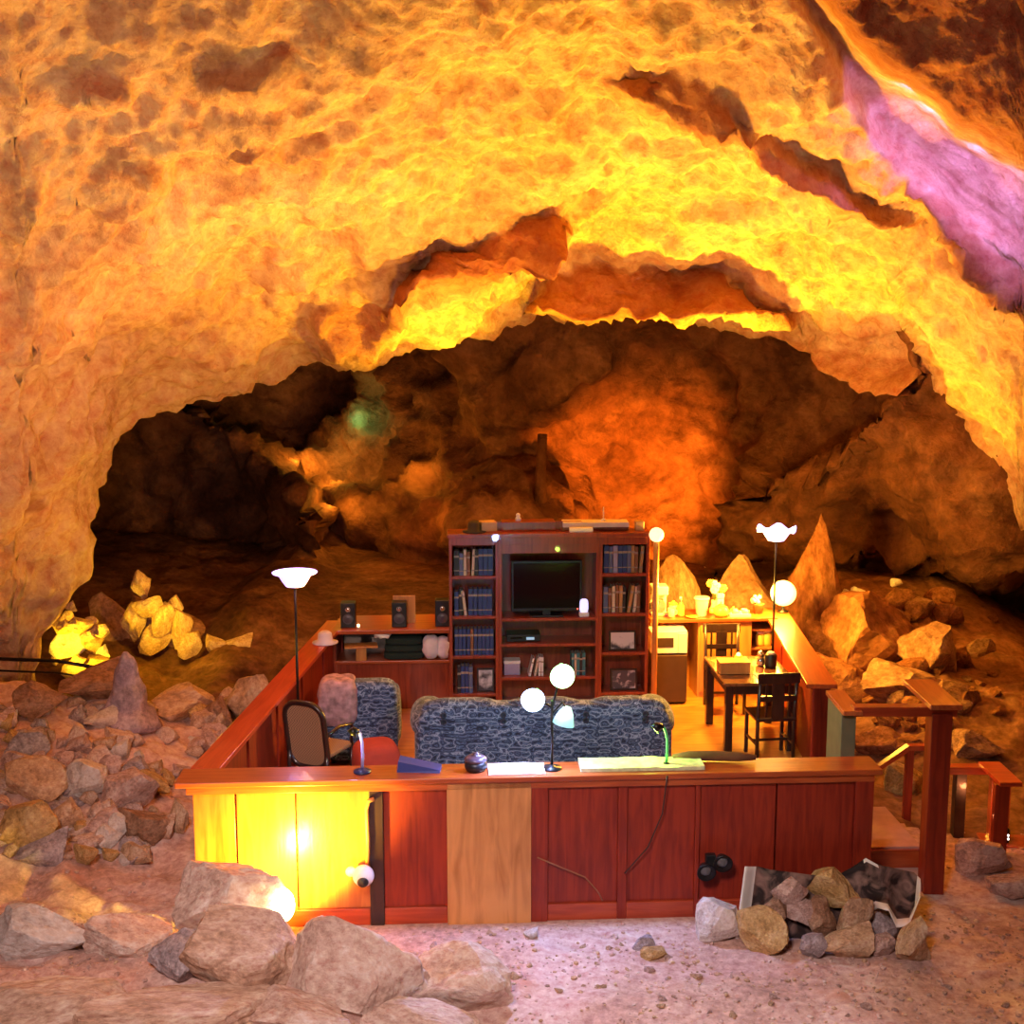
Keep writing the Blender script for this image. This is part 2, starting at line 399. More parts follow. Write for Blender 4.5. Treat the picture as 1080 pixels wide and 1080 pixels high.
# ------------------------------------------------------------------ ground
PLAT = [(-2.50, 9.5), (2.95, 9.78), (3.36, 15.45), (-2.18, 14.75)]
def in_plat(x, y, m=0):
    xl = -2.5+(y-9.5)*.061-m; xr = 2.95+(y-9.78)*.072+m
    return xl < x < xr and 9.5-m < y+(-.054*(x+2.5)) and y < 14.9+.1*(x+2)+m
def tz0(x, y):
    z = -.28
    # left rubble bank
    a = S(-2.7, -4.6, x)*S(9.6, 12.2, y)
    z += a*(.42+.3*S(-4, -7, x)+.25*S(11.5, 13.6, y)) - a*.75*S(13.4, 15.2, y)*S(-3.2, -4.5, x)
    # ground beyond the platform
    z += S(15.4, 18.5, y)*.55
    # right mound
    z += .30*math.exp(-(((x-5.2)/1.3)**2+((y-16.2)/1.6)**2)) + .45*S(3.6, 5, x)*S(11.6, 14.5, y)-.35*S(6.4,7.4,x)*S(11.6,14.5,y)
    # small lift at the front left
    z += .16*math.exp(-(((x+2.6)/1.6)**2+((y-8.7)/.6)**2))
    # front right bank falling to the stair
    return z
def tz(x, y):
    z = tz0(x, y)
    if not in_plat(x, y, .25):
        p = Vector((x, y, 0))
        k = 1+1.6*S(-2.8, -3.4, x)+1.2*S(3.5, 4.2, x)*S(11.5, 13, y)
        z += .05*k*fbm(p*1.1)+.022*k*fbm(p*4.0)
    else:
        z = min(z, -.28)
    return z
def hit(px, py, lift=0):
    d = ray(px, py); t = 6.0
    while t < 34:
        q = Vector((d[0]*t, d[1]*t, CH+d[2]*t))
        if q.z <= tz(q.x, q.y)+lift: return q
        t += .03
    return q
xs = np.concatenate([np.arange(-11, -6, .16), np.arange(-6, 6, .055), np.arange(6, 11, .16)])
ys = np.concatenate([np.arange(1.5, 7.5, .25), np.arange(7.5, 10.2, .04), np.arange(10.2, 17, .07), np.arange(17, 24, .2)])
G = np.array([[(x, y, tz(x, y)) for x in xs] for y in ys])
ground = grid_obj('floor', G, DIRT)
ground.data.materials.append(EARTH_SHADE); ground.data.materials.append(EARTH2)
ncx = len(xs)-1
for k, p_ in enumerate(ground.data.polygons):
    c_ = p_.center
    if c_.y > 15.2+.35*noise.noise(Vector((c_.x*.8, 3, 1)))-(1.3 if c_.x < -2.4 else 0) and c_.x < 3.3: p_.material_index = 1  # rear ground, chamber shade put into its colour
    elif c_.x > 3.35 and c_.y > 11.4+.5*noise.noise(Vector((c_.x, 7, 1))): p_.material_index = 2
tag(ground, 'pinkish dusty cave ground of dirt and gravel', 'ground')

# ------------------------------------------------------------------ rocks
def rock_mesh(seed, cuts=11, rough_=.08, sub=3, flat=.52):
    rnd = random.Random(seed); bm = bmesh.new()
    bmesh.ops.create_icosphere(bm, subdivisions=sub, radius=1)
    for _ in range(cuts):
        n = Vector((rnd.gauss(0, 1), rnd.gauss(0, 1), rnd.gauss(0, 1))).normalized(); d = rnd.uniform(flat-.12, flat+.18)
        for v in bm.verts:
            k = v.co.dot(n)-d
            if k > 0: v.co -= n*k*.96
    o = Vector((seed*3.1, seed*1.7, 0))
    for v in bm.verts:
        v.co += v.co.normalized()*(rough_*fbm(v.co*1.8+o)+.03*fbm(v.co*6+o))
    xs_ = [v.co.x for v in bm.verts]; ys_ = [v.co.y for v in bm.verts]; zs_ = [v.co.z for v in bm.verts]
    for v in bm.verts:   # unit bounding box
        v.co = Vector(((v.co.x-min(xs_))/(max(xs_)-min(xs_))-.5, (v.co.y-min(ys_))/(max(ys_)-min(ys_))-.5, (v.co.z-min(zs_))/(max(zs_)-min(zs_))-.5))
    me = bpy.data.meshes.new('rock'); bm.to_mesh(me); bm.free()
    me.materials.append(R_PINK)
    return me
RM = [rock_mesh(k, 12+k % 6, .08, 3, .46) for k in range(1, 15)]
RM_BIG = [rock_mesh(k, 13, .08, 4, .58) for k in range(31, 39)]
def rock(loc, size, label, group=None, mat=None, mesh=None, rot=None, name='rock', cat='rock'):
    me = mesh or random.choice(RM)
    o = bpy.data.objects.new(name, me); COL.objects.link(o)
    o.location = loc; o.scale = size
    o.rotation_euler = rot or (random.uniform(-.25, .25), random.uniform(-.25, .25), random.uniform(0, 6.28))
    o.material_slots[0].link = 'OBJECT'; o.material_slots[0].material = mat or random.choice(ROCKS)
    return tag(o, label, cat, group)
def rock_px(px, py, w, h, label, mat=None, group=None, mesh=None, rot=None, depth=None, sink=.15, name='rock', Y=None, lift=0):
    """px,py: middle of the foot of the stone in the survey; w,h its size in pixels"""
    q = hit(px, py) if Y is None else at(px, py, Y)
    t = q.y/ray(px, py)[1]; W = w*t/F; H = h*t/F/.96
    dpt = depth or W*random.uniform(.7, .95)
    return rock(q+Vector((0, dpt*.35, H/2-H*sink+lift)), (W, dpt, H*(1+sink*.3)), label, group, mat, mesh, rot or (random.uniform(-.1, .1), random.uniform(-.1, .1), random.uniform(-.4, .4)), name)

# ------------------------------------------------------------------ platform and half walls
FO = Vector((-2.57, 9.42, 0))
RM4 = Matrix.Rotation(RZ, 4, 'Z')
def FW(x, y, z): return FO + RM4 @ Vector((x, y, z))      # front wall frame -> world
def sx(px): return .09+(px-203)*5.38/722.
deck = MB()
dk = [(-2.42, 9.68), (2.93, 9.97), (3.28, 15.5), (-2.1, 14.95)]
deck.hexa([(x, y, -.24) for x, y in dk]+[(x, y, 0) for x, y in dk])
tag(deck.build('platform_deck', DECK), 'honey coloured wooden deck floor inside the half walls', 'deck', kind='structure')
wf = thing('wall_front', 'red stained wooden half wall facing the viewer', 'half wall', FO, RZ, kind='structure')
MB().box(.09, 5.47, .13, .22, -.28, .90).build('core', REDW, wf)
for a, b in ((203, 246), (248, 309), (311, 386), (401, 468), (575, 650), (660, 733), (738, 820), (822, 905)):
    MB().box(sx(a), sx(b), .085, .13, -.14, .88, .004).build('panel', STAIN if b < 390 else REDW, wf)
for a, b, d in ((386, 401, .05), (650, 660, .06), (733, 738, .055), (905, 925, .045), (557, 575, .045)):
    MB().box(sx(a), sx(b), d, .13, -.28, .88, .006).build('stile', DARKW if a in (386,) else REDW, wf)
MB().box(sx(468), sx(557), .035, .13, -.30, .89, .004).build('plywood_panel', PLYW, wf)['label'] = 'lighter unpainted plywood panel'
for a, b in ((203, 386), (401, 468), (575, 650), (660, 733), (738, 905)):
    MB().box(sx(a), sx(b), .06, .13, -.28, -.14, .006).build('base_board', REDW_X, wf)
MB().box(-.03, 5.52, 0, .33, .905, .95, .008).build('cap', CAPW, wf)
MB().box(.05, 5.47, .035, .09, .84, .905, .004).build('fascia', CAPW, wf)
CAPR = wood('red_and_lit_cap_board', (.36, .030, .010), (.55, .075, .025), (1.2, 14, 14), .3)  # ramp cap is red wood; on the left wall it paints red light
def quadwall(name, label, p, zt, capw, mat, thick, side):
    """p: two ends (x,y) of the cap's centre line"""
    a, b = Vector((*p[0], 0)), Vector((*p[1], 0)); d = (b-a); L = d.length; ang = math.atan2(d.y, d.x)
    w = thing(name, label, 'half wall', a, ang, kind='structure')
    MB().box(0, L, -thick/2, thick/2, -.28, zt-.045).build('panel', mat, w)
    n = max(2, int(L/.9))
    for k in range(n+1):
        x = L*k/n
        MB().box(max(0, x-.035), min(L, x+.035), -thick/2-.02, thick/2+.02, -.28, zt-.045, .005).build('stile', mat, w)
    MB().box(-.02, L+.02, -capw/2, capw/2, zt-.045, zt, .007).build('cap', CAPR if name == 'wall_left' else CAPW, w)
    return w
quadwall('wall_left', 'red stained half wall receding along the left of the platform', [(-2.44, 9.78), (-2.07, 14.75)], .95, .24, REDW, .11, 1)
quadwall('wall_right', 'half wall with bright yellow cap on the right behind the dining table', [(3.03, 12.12), (3.22, 15.30)], .95, .30, REDW, .13, 1)
quadwall('wall_rear', 'half wall closing the rear of the platform behind the counters', [(-2.05, 15.0), (3.2, 15.42)], .93, .2, PINE, .08, 1)

# ------------------------------------------------------------------ storage wall
YB = 14.0
def yb(x): return YB+.054*x
def px_x(px, Y): return at(px, 650, Y).x
def cabinet(name, label, cat, pxl, pxr, shelf_py, top_py, group, depth=.34, over=.0, shelves_to=None):
    xl, xr = px_x(pxl, YB), px_x(pxr, YB); xm = (xl+xr)/2; Y = yb(xm); W = xr-xl
    pxm = (pxl+pxr)/2
    t = thing(name, label, cat, (xm, Y, 0), RZ, group)
    zt = at(pxm, top_py, Y).z
    zs = [at(pxm, y, Y).z for y in shelf_py]
    e = .035
    MB().box(-W/2, -W/2+e, 0, depth, 0, zt-.05, .003).build('side_panel', CHERRY, t)
    MB().box(W/2-e, W/2, 0, depth, 0, zt-.05, .003).build('side_panel', CHERRY, t)
    MB().box(-W/2+e, W/2-e, depth-.02, depth, .05, zt-.05).build('back_panel', CHERRY, t)
    MB().box(-W/2-.015, W/2+.015, -.02, depth, zt-.05, zt, .006).build('top', CHERRY, t)
    MB().box(-W/2+e, W/2-e, -.004, .03, zt-.13, zt-.05, .003).build('header_board', CHERRY, t)
    for z in zs:
        MB().box(-W/2+e, W/2-e, 0.0, depth-.02, z-.032, z, .003).build('shelf', CHERRY, t)
    MB().box(-W/2+e, W/2-e, .02, .05, 0, .10, .003).build('plinth', CHERRY, t)
    return dict(t=t, x=xm, Y=Y, W=W-2*e, zs=zs, zt=zt)
LB = cabinet('bookcase', 'tall cherry bookcase with four book rows left of the television', 'bookcase', 474, 526, (608, 650, 692, 732), 563, None)
CB = cabinet('television_cabinet', 'wide cherry television cabinet in the middle of the storage wall', 'cabinet', 526, 632, (652, 679, 714, 745), 562, None, .42)
RB = cabinet('bookcase', 'tall cherry bookcase with framed photos on its lower shelves', 'bookcase', 632, 685, (605, 647, 688, 730), 562, None)
bm_ = MB(); bm_.box(-CB['W']/2, CB['W']/2, .0, .03, CB['zs'][0]+.74, CB['zt']-.05, .004); bm_.build('header_board', CHERRY, CB['t'])
MB().box(-.06, 1.0, .05, .09, 0, .1).build('crown_riser', CHERRY, CB['t']).location = (-.62, .12, CB['zt'])

COLS = dict(navy=plain('book_navy', (.025, .05, .20), .5), slate=plain('book_slate', (.10, .13, .26), .5), brown=plain('book_brown', (.22, .09, .04), .6), cream=plain('book_cream', (.62, .50, .38), .6),
            black=plain('book_black', (.02, .018, .022), .5), teal=plain('book_teal', (.03, .16, .20), .5), tan=plain('book_tan', (.45, .24, .09), .6), white=plain('book_white', (.75, .72, .72), .6), lilac=plain('book_lilac', (.35, .30, .48), .6))
def book_mesh(c):
    b = MB()
    b.box(-.5, .5, 0, .06, 0, 1, 0); b.box(-.5, -.38, 0, 1, 0, 1, 0); b.box(.38, .5, 0, 1, 0, 1, 0)
    b.box(-.38, .38, .05, .95, .03, .97, 0, mat=1)
    b.box(-.52, .52, -.012, .03, .72, .80, 0, mat=1); b.box(-.52, .52, -.012, .03, .18, .22, 0, mat=1)
    me = bpy.data.meshes.new('book'); bmesh.ops.recalc_face_normals(b.bm, faces=b.bm.faces[:]); b.bm.to_mesh(me); b.bm.free()
    me.materials.append(COLS[c]); me.materials.append(plain('book_band', (.34, .27, .22), .7)); return me
BOOKM = {c: book_mesh(c) for c in COLS}
CNAME = dict(navy='navy blue', slate='slate blue', brown='brown', cream='cream', black='black', teal='teal', tan='tan', white='white', lilac='lilac grey')
def book_row(B, z, x0, seq, where, group, H=.235, inset=.05, fill=0):
    """seq: list of (colour, width, height factor, lean)"""
    x = x0
    if fill:
        k = fill/sum(w+abs(l)*.27 for _, w, _, l in seq); seq = [(c, w*k, h, l) for c, w, h, l in seq]
    cnt = {}
    for s_ in seq: cnt[s_[0]] = cnt.get(s_[0], 0)+1
    for c, w, hf, lean in seq:
        o = bpy.data.objects.new('book', BOOKM[c]); COL.objects.link(o)
        p = RM4 @ Vector((x+w/2+abs(lean)*.09, inset, 0))
        o.location = Vector((B['x'], B['Y'], z))+p
        o.scale = (w*.94, .17, H*hf); o.rotation_euler = (0, lean, RZ)
        more = 's' if cnt[c] > 1 else ''
        tag(o, ('one of the %s books %s' % (CNAME[c], where)) if more else ('only %s book %s' % (CNAME[c], where)), 'book', group)
        x += w+abs(lean)*.18
L0 = -LB['W']/2+.02; FL = LB['W']-.04; FR = RB['W']-.04
N, SL, BR, CR, BK, TE, TN, WH, LI = 'navy', 'slate', 'brown', 'cream', 'black', 'teal', 'tan', 'white', 'lilac'
w1, w2 = 'on the top shelf of the left bookcase', 'on the second shelf of the left bookcase'
w3, w4 = 'on the third shelf of the left bookcase', 'on the bottom shelf of the left bookcase'
book_row(LB, LB['zs'][0], L0, [(BK, .05, .95, 0), (SL, .04, .85, 0), (CR, .03, .98, 0), (BR, .035, .9, 0), (CR, .03, 1, .06), (BK, .035, .95, 0), (N, .045, 1.0, 0), (N, .045, 1.0, 0), (N, .045, 1, 0)], w1, 'books on the top shelf of the left bookcase', .30, fill=FL)
book_row(LB, LB['zs'][1], L0, [(N, .045, .9, 0), (BK, .04, 1, 0), (CR, .03, .95, -.12), (N, .045, 1, 0), (N, .045, 1, 0), (N, .045, 1, 0), (N, .045, 1, 0), (N, .045, 1, 0)], w2, 'books on the second shelf of the left bookcase', .30, fill=FL)
book_row(LB, LB['zs'][2], L0, [(N, .041, 1, 0)]*4+[(BR, .03, 1, 0)]+[(N, .041, 1, 0)]*5, w3, 'books on the third shelf of the left bookcase', .30, fill=FL)
book_row(LB, LB['zs'][3], L0+.03, [(BK, .04, .95, 0), (N, .045, 1, 0), (N, .045, 1, 0), (SL, .045, .97, 0)], w4, 'books on the bottom shelf of the left bookcase', .31)
R0 = -RB['W']/2+.02
book_row(RB, RB['zs'][0], R0, [(N, .05, 1, 0), (SL, .04, .97, 0), (LI, .05, 1, 0), (N, .045, 1, 0), (N, .045, 1, 0), (SL, .04, 1, 0), (TN, .035, 1, 0), (BR, .035, .95, 0), (TN, .035, .98, .08)], 'on the top shelf of the right bookcase', 'books on the top shelf of the right bookcase', .31, fill=FR)
book_row(RB, RB['zs'][1], R0, [(SL, .045, .95, 0), (BR, .035, .9, 0), (CR, .035, .98, 0), (BR, .035, 1, 0), (TN, .035, 1, 0), (BK, .03, .95, 0), (TN, .035, 1, .16), (CR, .03, .95, .1), (BR, .035, 1, 0)], 'on the second shelf of the right bookcase', 'books on the second shelf of the right bookcase', .31, fill=FR)
c0 = -CB['W']/2
zc = CB['zs'][2]
book_row(CB, zc, c0+.28, [(WH, .03, .95, .22), (CR, .025, .95, .18), (WH, .03, 1, .05), (WH, .028, .97, 0)], 'leaning below the television', 'pale books leaning below the television', .22)
book_row(CB, zc, c0+.79, [(TE, .035, 1, 0), (CR, .025, .95, 0), (TE, .035, 1, 0), (BK, .03, .96, 0), (TE, .035, 1, 0)], 'at the right end of the shelf below the television', 'books at the right end below the television', .26)
def on_shelf(B, x, y, z): return Vector((B['x'], B['Y'], z))+RM4 @ Vector((x, y, 0))
t = thing('storage_box', 'pale blue storage box left of the leaning pale books', 'box', on_shelf(CB, c0+.12, .1, zc), RZ)
MB().box(-.09, .09, 0, .16, 0, .13, .006).build('body', COLS[LI], t); MB().box(-.095, .095, -.005, .165, .13, .165, .006).build('lid', COLS[WH], t)
t = thing('dvd_player', 'slim dark disc player in the slot under the television', 'disc player', on_shelf(CB, c0+.25, .08, CB['zs'][1]), RZ)
MB().box(-.19, .19, 0, .26, .01, .085, .006).build('case', BLACK, t)
MB().box(-.15, -.02, -.003, .01, .045, .06).build('disc_tray', SCREEN, t)
MB().box(.03, .12, -.003, .01, .03, .06).build('display', emit('teal_display', (.05, .5, .8), .6), t)
for k in (-.15, .15): MB().box(k-.02, k+.02, .04, .2, 0, .012).build('foot', BLACK, t)
# framed photographs
def photo_mat(nm, sc, lo):
    m, nt, b = newmat(nm); tc = nt.nodes.new('ShaderNodeTexCoord'); n = nt.nodes.new('ShaderNodeTexNoise')
    n.inputs['Scale'].default_value = sc; n.inputs['Detail'].default_value = 5; r = nt.nodes.new('ShaderNodeValToRGB')
    g = nt.nodes.new('ShaderNodeSeparateXYZ'); ad = nt.nodes.new('ShaderNodeMath'); ad.operation = 'MULTIPLY_ADD'; ad.inputs[1].default_value = lo
    r.color_ramp.elements[0].position = .45; r.color_ramp.elements[1].position = .62
    r.color_ramp.elements[0].color = (.08, .07, .09, 1); r.color_ramp.elements[1].color = (.62, .56, .60, 1)
    nt.links.new(tc.outputs['Object'], n.inputs['Vector']); nt.links.new(tc.outputs['Object'], g.inputs[0])
    nt.links.new(g.outputs['Z'], ad.inputs[0]); nt.links.new(n.outputs['Fac'], ad.inputs[2])
    nt.links.new(ad.outputs[0], r.inputs['Fac']); nt.links.new(r.outputs['Color'], b.inputs['Base Color']); b.inputs['Roughness'].default_value = .25
    return m
def frame(pos, rz, W, H, label, pm, tilt=-.12, fm=DARKW, mat=WHITE):
    t = thing('picture_frame', label, 'framed photo', pos, rz); t.rotation_euler.x = tilt
    f = MB(); e = .022
    f.box(-W/2, W/2, 0, .02, 0, e, .003).box(-W/2, W/2, 0, .02, H-e, H, .003).box(-W/2, -W/2+e, 0, .02, e, H-e, .003).box(W/2-e, W/2, 0, .02, e, H-e, .003)
    f.build('frame', fm, t); MB().box(-W/2+e, W/2-e, .008, .016, e, H-e).build('photo', pm, t)
    return t
frame(on_shelf(RB, -.0, .06, RB['zs'][2]+.003), RZ, .31, .23, 'small framed landscape photo on the third shelf of the right bookcase', photo_mat('photo_landscape', 9, 1.6))
frame(on_shelf(RB, .02, .06, RB['zs'][3]+.003), RZ, .31, .25, 'framed grey photo on the bottom shelf of the right bookcase', photo_mat('photo_grey', 12, -.5))
frame(on_shelf(LB, .13, .07, LB['zs'][3]+.003), RZ, .2, .27, 'dark framed picture beside the books on the bottom left shelf', photo_mat('photo_dark', 8, .5))
# television
tv = thing('television', 'black flat screen television on the cabinet', 'television', on_shelf(CB, -.02, .06, CB['zs'][0]), RZ)
TW = .80
b = MB(); e = .025
b.box(-TW/2, TW/2, .02, .07, .06, .64, .008); b.build('housing', BLACK, tv)
MB().box(-TW/2+e, TW/2-e, .014, .022, .10, .615).build('screen', SCREEN, tv)
MB().box(-.045, .045, .02, .08, .015, .08, .004).build('neck', BLACK, tv); MB().box(-.19, .19, -.02, .18, 0, .018, .006).build('stand', BLACK, tv)
MB().ball((TW/2-.05, .016, .085), .007).build('indicator_light', emit('led_red', (1, .05, .03), 6), tv)
t = thing('cordless_phone', 'white brightly lit handset cradle at the right of the television', 'phone', on_shelf(CB, c0+.93, .03, CB['zs'][0]), RZ)
MB().box(-.055, .055, 0, .1, 0, .05, .01).build('cradle', WHITE, t); MB().pillow((0, .05, .12), (.1, .06, .16), 3.5, 6).build('handset', emit('handset_lit', (.55, .55, 1), 1.2), t)  # handset emission stands in for light falling on it
# things on top of the storage wall
zt = CB['zt']
def top_at(px, B=CB, y=.12): 
    x = (px_x(px, YB)-B['x']); return on_shelf(B, x, y, B['zt'])
t = thing('felt_hat', 'black felt hat lying on top of the left bookcase', 'hat', top_at(501, LB))
MB().lathe([(.0, .012), (.13, .0), (.135, .012), (.075, .02), (.07, .10), (.045, .125), (0, .12)], seg=20).build('crown', COLS[BK], t)
tag(MB().box(-.09, .09, 0, .16, 0, .11, .008).build('cardboard_box', plain('cardboard', (.62, .40, .22), .8), None, top_at(517, LB), RZ+.2), 'small tan cardboard box beside the black hat', 'box')
tag(MB().box(-.30, .30, 0, .22, 0, .105, .006).build('storage_chest', CHERRY, None, top_at(558), RZ), 'long low red wooden chest on top of the television cabinet', 'chest')
t = thing('figurine', 'small white figurine on top of the red wooden chest', 'figurine', top_at(547)+Vector((0, .06, .105)))
MB().lathe([(.03, 0), (.035, .03), (.02, .055)]).build('body', WHITE, t); MB().ball((0, 0, .07), .024).build('head', WHITE, t)
base = top_at(632)
tag(MB().box(-.42, .34, 0, .2, 0, .04, .004).build('storage_case', CHERRY, None, base, RZ), 'flat red case under the white board on the cabinet top', 'case')
tag(MB().box(-.40, .34, -.03, .2, 0, .055, .004).build('foam_board', plain('foam_board_white', (.75, .62, .56), .7), None, base+Vector((0, 0, .042)), RZ-.02), 'long whitish board lying on top of the storage wall', 'board')
tag(MB().box(-.13, .13, -.03, .05, 0, .05, .004).build('paper_stack', PAPER, None, base+Vector((-.2, -.10, 0)), RZ), 'short stack of white paper in front of the whitish board', 'paper')
tag(MB().box(-.05, .05, 0, .12, 0, .11, .01).build('tan_pouch', plain('pouch_tan', (.55, .33, .16), .8), None, top_at(676, RB), RZ), 'small tan pouch on top of the right bookcase', 'pouch')
t = thing('antenna', 'thin white antenna rod standing on the whitish board', 'antenna', base+Vector((.06, .08, .098)))
MB().lathe([(.035, 0), (.03, .015), (.008, .03)]).build('base', WHITE, t); MB().tube([(0, 0, .03), (0, 0, .16)], .006).build('rod', WHITE, t)

# ------------------------------------------------------------------ left bar counter
bx0, bx1 = px_x(353, 14.35), px_x(473, 14.1)
bc = thing('bar_counter', 'low bar counter with open shelf along the left rear wall', 'counter', ((bx0+bx1)/2, 14.28, 0), RZ)
W = bx1-bx0
MB().box(-W/2, W/2, 0, .62, .907, .953, .006).build('top', CAPW, bc)
MB().box(-W/2, W/2, .02, .62, .55, .585, .005).build('shelf', CAPW, bc)
MB().box(-W/2, W/2, .06, .10, 0, .55, .004).build('front_panel', CHERRY, bc)
for k in (-1, 1): MB().box(k*W/2-.02, k*W/2+.02, .03, .6, 0, .905, .003).build('side_panel', CHERRY, bc)
MB().box(-W/2, W/2, .59, .62, .585, .905).build('back_panel', DARKW, bc)
def on_bar(px, y, z): 
    x = px_x(px, 14.3); return Vector((x, 14.28+.054*x+y+.08, z))
for px, lab in ((366, 'black loudspeaker nearest the left wall on the bar counter'), (420, 'black loudspeaker in the middle of the bar counter with wooden back panel'), (466, 'black loudspeaker beside the left bookcase')):
    t = thing('loudspeaker', lab, 'loudspeaker', on_bar(px, .12, .954), RZ, 'loudspeakers on the bar counter')
    h = .29 if px != 466 else .31
    MB().box(-.085, .085, 0, .16, 0, h, .008).build('cabinet', BLACK, t)
    MB().lathe([(.062, 0), (.06, -.008), (.05, 0), (.02, .012), (0, .010)], (0, -.002, .105), M=Matrix.Rotation(math.pi/2, 4, 'X')).build('woofer', plain('cone_grey', (.08, .08, .10), .35), t)
    MB().lathe([(.03, 0), (.028, -.006), (.016, .002), (0, .010)], (0, -.002, .215), M=Matrix.Rotation(math.pi/2, 4, 'X')).build('tweeter', CHROME, t)
t = thing('backing_board', 'thin wooden board standing behind the middle loudspeaker', 'board', on_bar(424, .32, .954), RZ)
MB().box(-.13, .13, 0, .02, 0, .33, .003).build('board', PINE, t)
t = thing('tea_light', 'tiny glowing light beside the left loudspeaker', 'light', on_bar(377, .1, .954)); MB().lathe([(.02, 0), (.02, .02)]).build('cup', WHITE, t); MB().ball((0, 0, .035), .016).build('flame', emit('tea_glow', (1, .75, .4), 6), t)
t = thing('cotton_hat', 'pale lilac hat resting on the far end of the left wall cap', 'hat', onz(343, 678, .95))
MB().lathe([(.0, .012), (.14, 0), (.145, .01), (.085, .03), (.075, .11), (.04, .135), (0, .13)], seg=20).build('crown', plain('lilac_cotton', (.70, .60, .72), .9), t)
# things on the bar's open shelf
t = thing('serving_tray', 'orange wooden serving tray on the open bar shelf', 'tray', on_bar(381, -.02, .585), RZ+.1)
MB().box(-.19, .19, 0, .2, .16, .18, .004).build('tray_top', PINE, t); MB().box(-.06, .06, .05, .15, 0, .16, .006).build('box_foot', PINE, t)
t = thing('folded_blanket', 'dark green folded blanket on the open bar shelf', 'blanket', on_bar(425, .02, .585), RZ)
for k in range(3): MB().pillow((0, .14, .045+k*.085), (.46-.02*k, .26, .09), 5, 6).build('fold', plain('dark_green_cloth', (.012, .025, .02), .95), t)
t = thing('paper_towel', 'crumpled white paper on top of the dark green blanket', 'paper', on_bar(403, .02, .585+.262))
b = MB(); b.pillow((0, .05, .03), (.2, .14, .055), 2.4, 8)
for v in b.bm.verts: v.co += Vector((0, 0, .025*noise.noise(v.co*22)))
b.build('sheet', PAPER, t)
t = thing('bathrobe', 'bundled white towelling robe at the end of the bar shelf', 'robe', on_bar(459, -.03, .585), RZ)
b = MB(); b.pillow((-.05, .12, .14), (.2, .2, .28), 2.6, 12).pillow((.09, .13, .13), (.17, .2, .26), 2.6, 12)
for v in b.bm.verts: v.co += v.co.normalized()*.03*noise.noise(v.co*14)
b.build('towelling', plain('towelling_white', (.78, .66, .70), .95), t)

# ------------------------------------------------------------------ kitchen side
kx0, kx1 = px_x(686, 14.75), px_x(816, 15.0)
kc = thing('kitchen_counter', 'pine kitchen counter along the right rear with jars on top', 'counter', ((kx0+kx1)/2, 14.80, 0), RZ+.02)
W = kx1-kx0
MB().box(-W/2, W/2+.02, -.02, .52, .925, .965, .006).build('top', CAPW, kc)
MB().box(-W/2+.58, W/2-.28, .03, .5, 0, .925, .004).build('cabinet_body', PINE, kc)
MB().box(-W/2+.60, -W/2+.60+.42, .012, .03, .06, .88, .006).build('door', PINE, kc)
MB().box(W/2-.27, W/2, .08, .5, .78, .81, .004).build('shelf', PINE, kc)
MB().box(W/2-.27, W/2, .08, .5, .55, .58, .004).build('shelf', PINE, kc)
MB().box(-W/2, -W/2+.03, .03, .5, 0, .925, .004).build('side_panel', PINE, kc)
YK = 14.92
def on_k(px, z=.965, dy=0): 
    x = px_x(px, YK); return Vector((x, YK+.05*(x-1.8)+dy, z))
fr = thing('mini_fridge', 'dark brown mini fridge under the microwave', 'fridge', (px_x(707, 14.55), 14.52, 0), RZ)
MB().box(-.205, .205, .02, .44, .01, .60, .008).build('body', BLACK, fr); d = MB().box(-.203, .203, -.02, .02, .03, .595, .008).build('door', plain('fridge_door_brown', (.07, .035, .018), .4), fr)
MB().box(-.19, -.17, -.045, -.02, .40, .55, .005).build('handle', BLACK, d)
mw = thing('microwave_oven', 'white microwave oven on top of the mini fridge', 'microwave', (px_x(706, 14.55), 14.53, .603), RZ)
MB().box(-.215, .215, .0, .34, .01, .275, .01).build('body', WHITE, mw)
d = MB().box(-.213, .10, -.02, .0, .012, .272, .008).build('door', WHITE, mw)
MB().box(-.15, .05, -.024, -.018, .085, .20, .003).build('window', plain('oven_window', (.06, .04, .03), .2), d)
MB().box(.105, .213, -.015, .0, .012, .25, .006).build('control_panel', WHITE, mw)
for k in (-.17, .17): MB().box(k-.02, k+.02, .05, .3, 0, .012).build('foot', BLACK, mw)
# coffee maker
t = thing('coffee_maker', 'white coffee maker at the left end of the kitchen counter', 'coffee maker', on_k(696), RZ)
MB().box(-.10, .10, 0, .22, 0, .035, .01).build('base', WHITE, t); MB().box(-.10, .10, .13, .22, .035, .33, .01).build('tower', WHITE, t); MB().box(-.10, .10, .0, .22, .25, .36, .015).build('tank', WHITE, t)
p = MB().lathe([(.055, 0), (.075, .05), (.07, .10), (.05, .14), (.055, .15)], (0, .065, .04)).build('carafe', GLASSY, t); MB().tube([(-.07, .05, .16), (-.115, .03, .15), (-.115, .03, .08), (-.075, .05, .07)], .008).build('handle', BLACK, p)
CERY = plain('yellow_ceramic', (.85, .62, .10), .3); CERC = plain('cream_ceramic', (.85, .72, .5), .3); AMB = plain('amber_bottle', (.75, .45, .10), .15)
t = thing('coffee_mug', 'cream mug beside the coffee maker', 'mug', on_k(707, dy=-.06)); MB().lathe([(.035, 0), (.042, .02), (.042, .11), (.036, .11), (.034, .02), (0, .015)]).build('cup', CERC, t); MB().tube([(.04, 0, .09), (.07, 0, .08), (.07, 0, .04), (.04, 0, .03)], .007).build('handle', CERC, t)
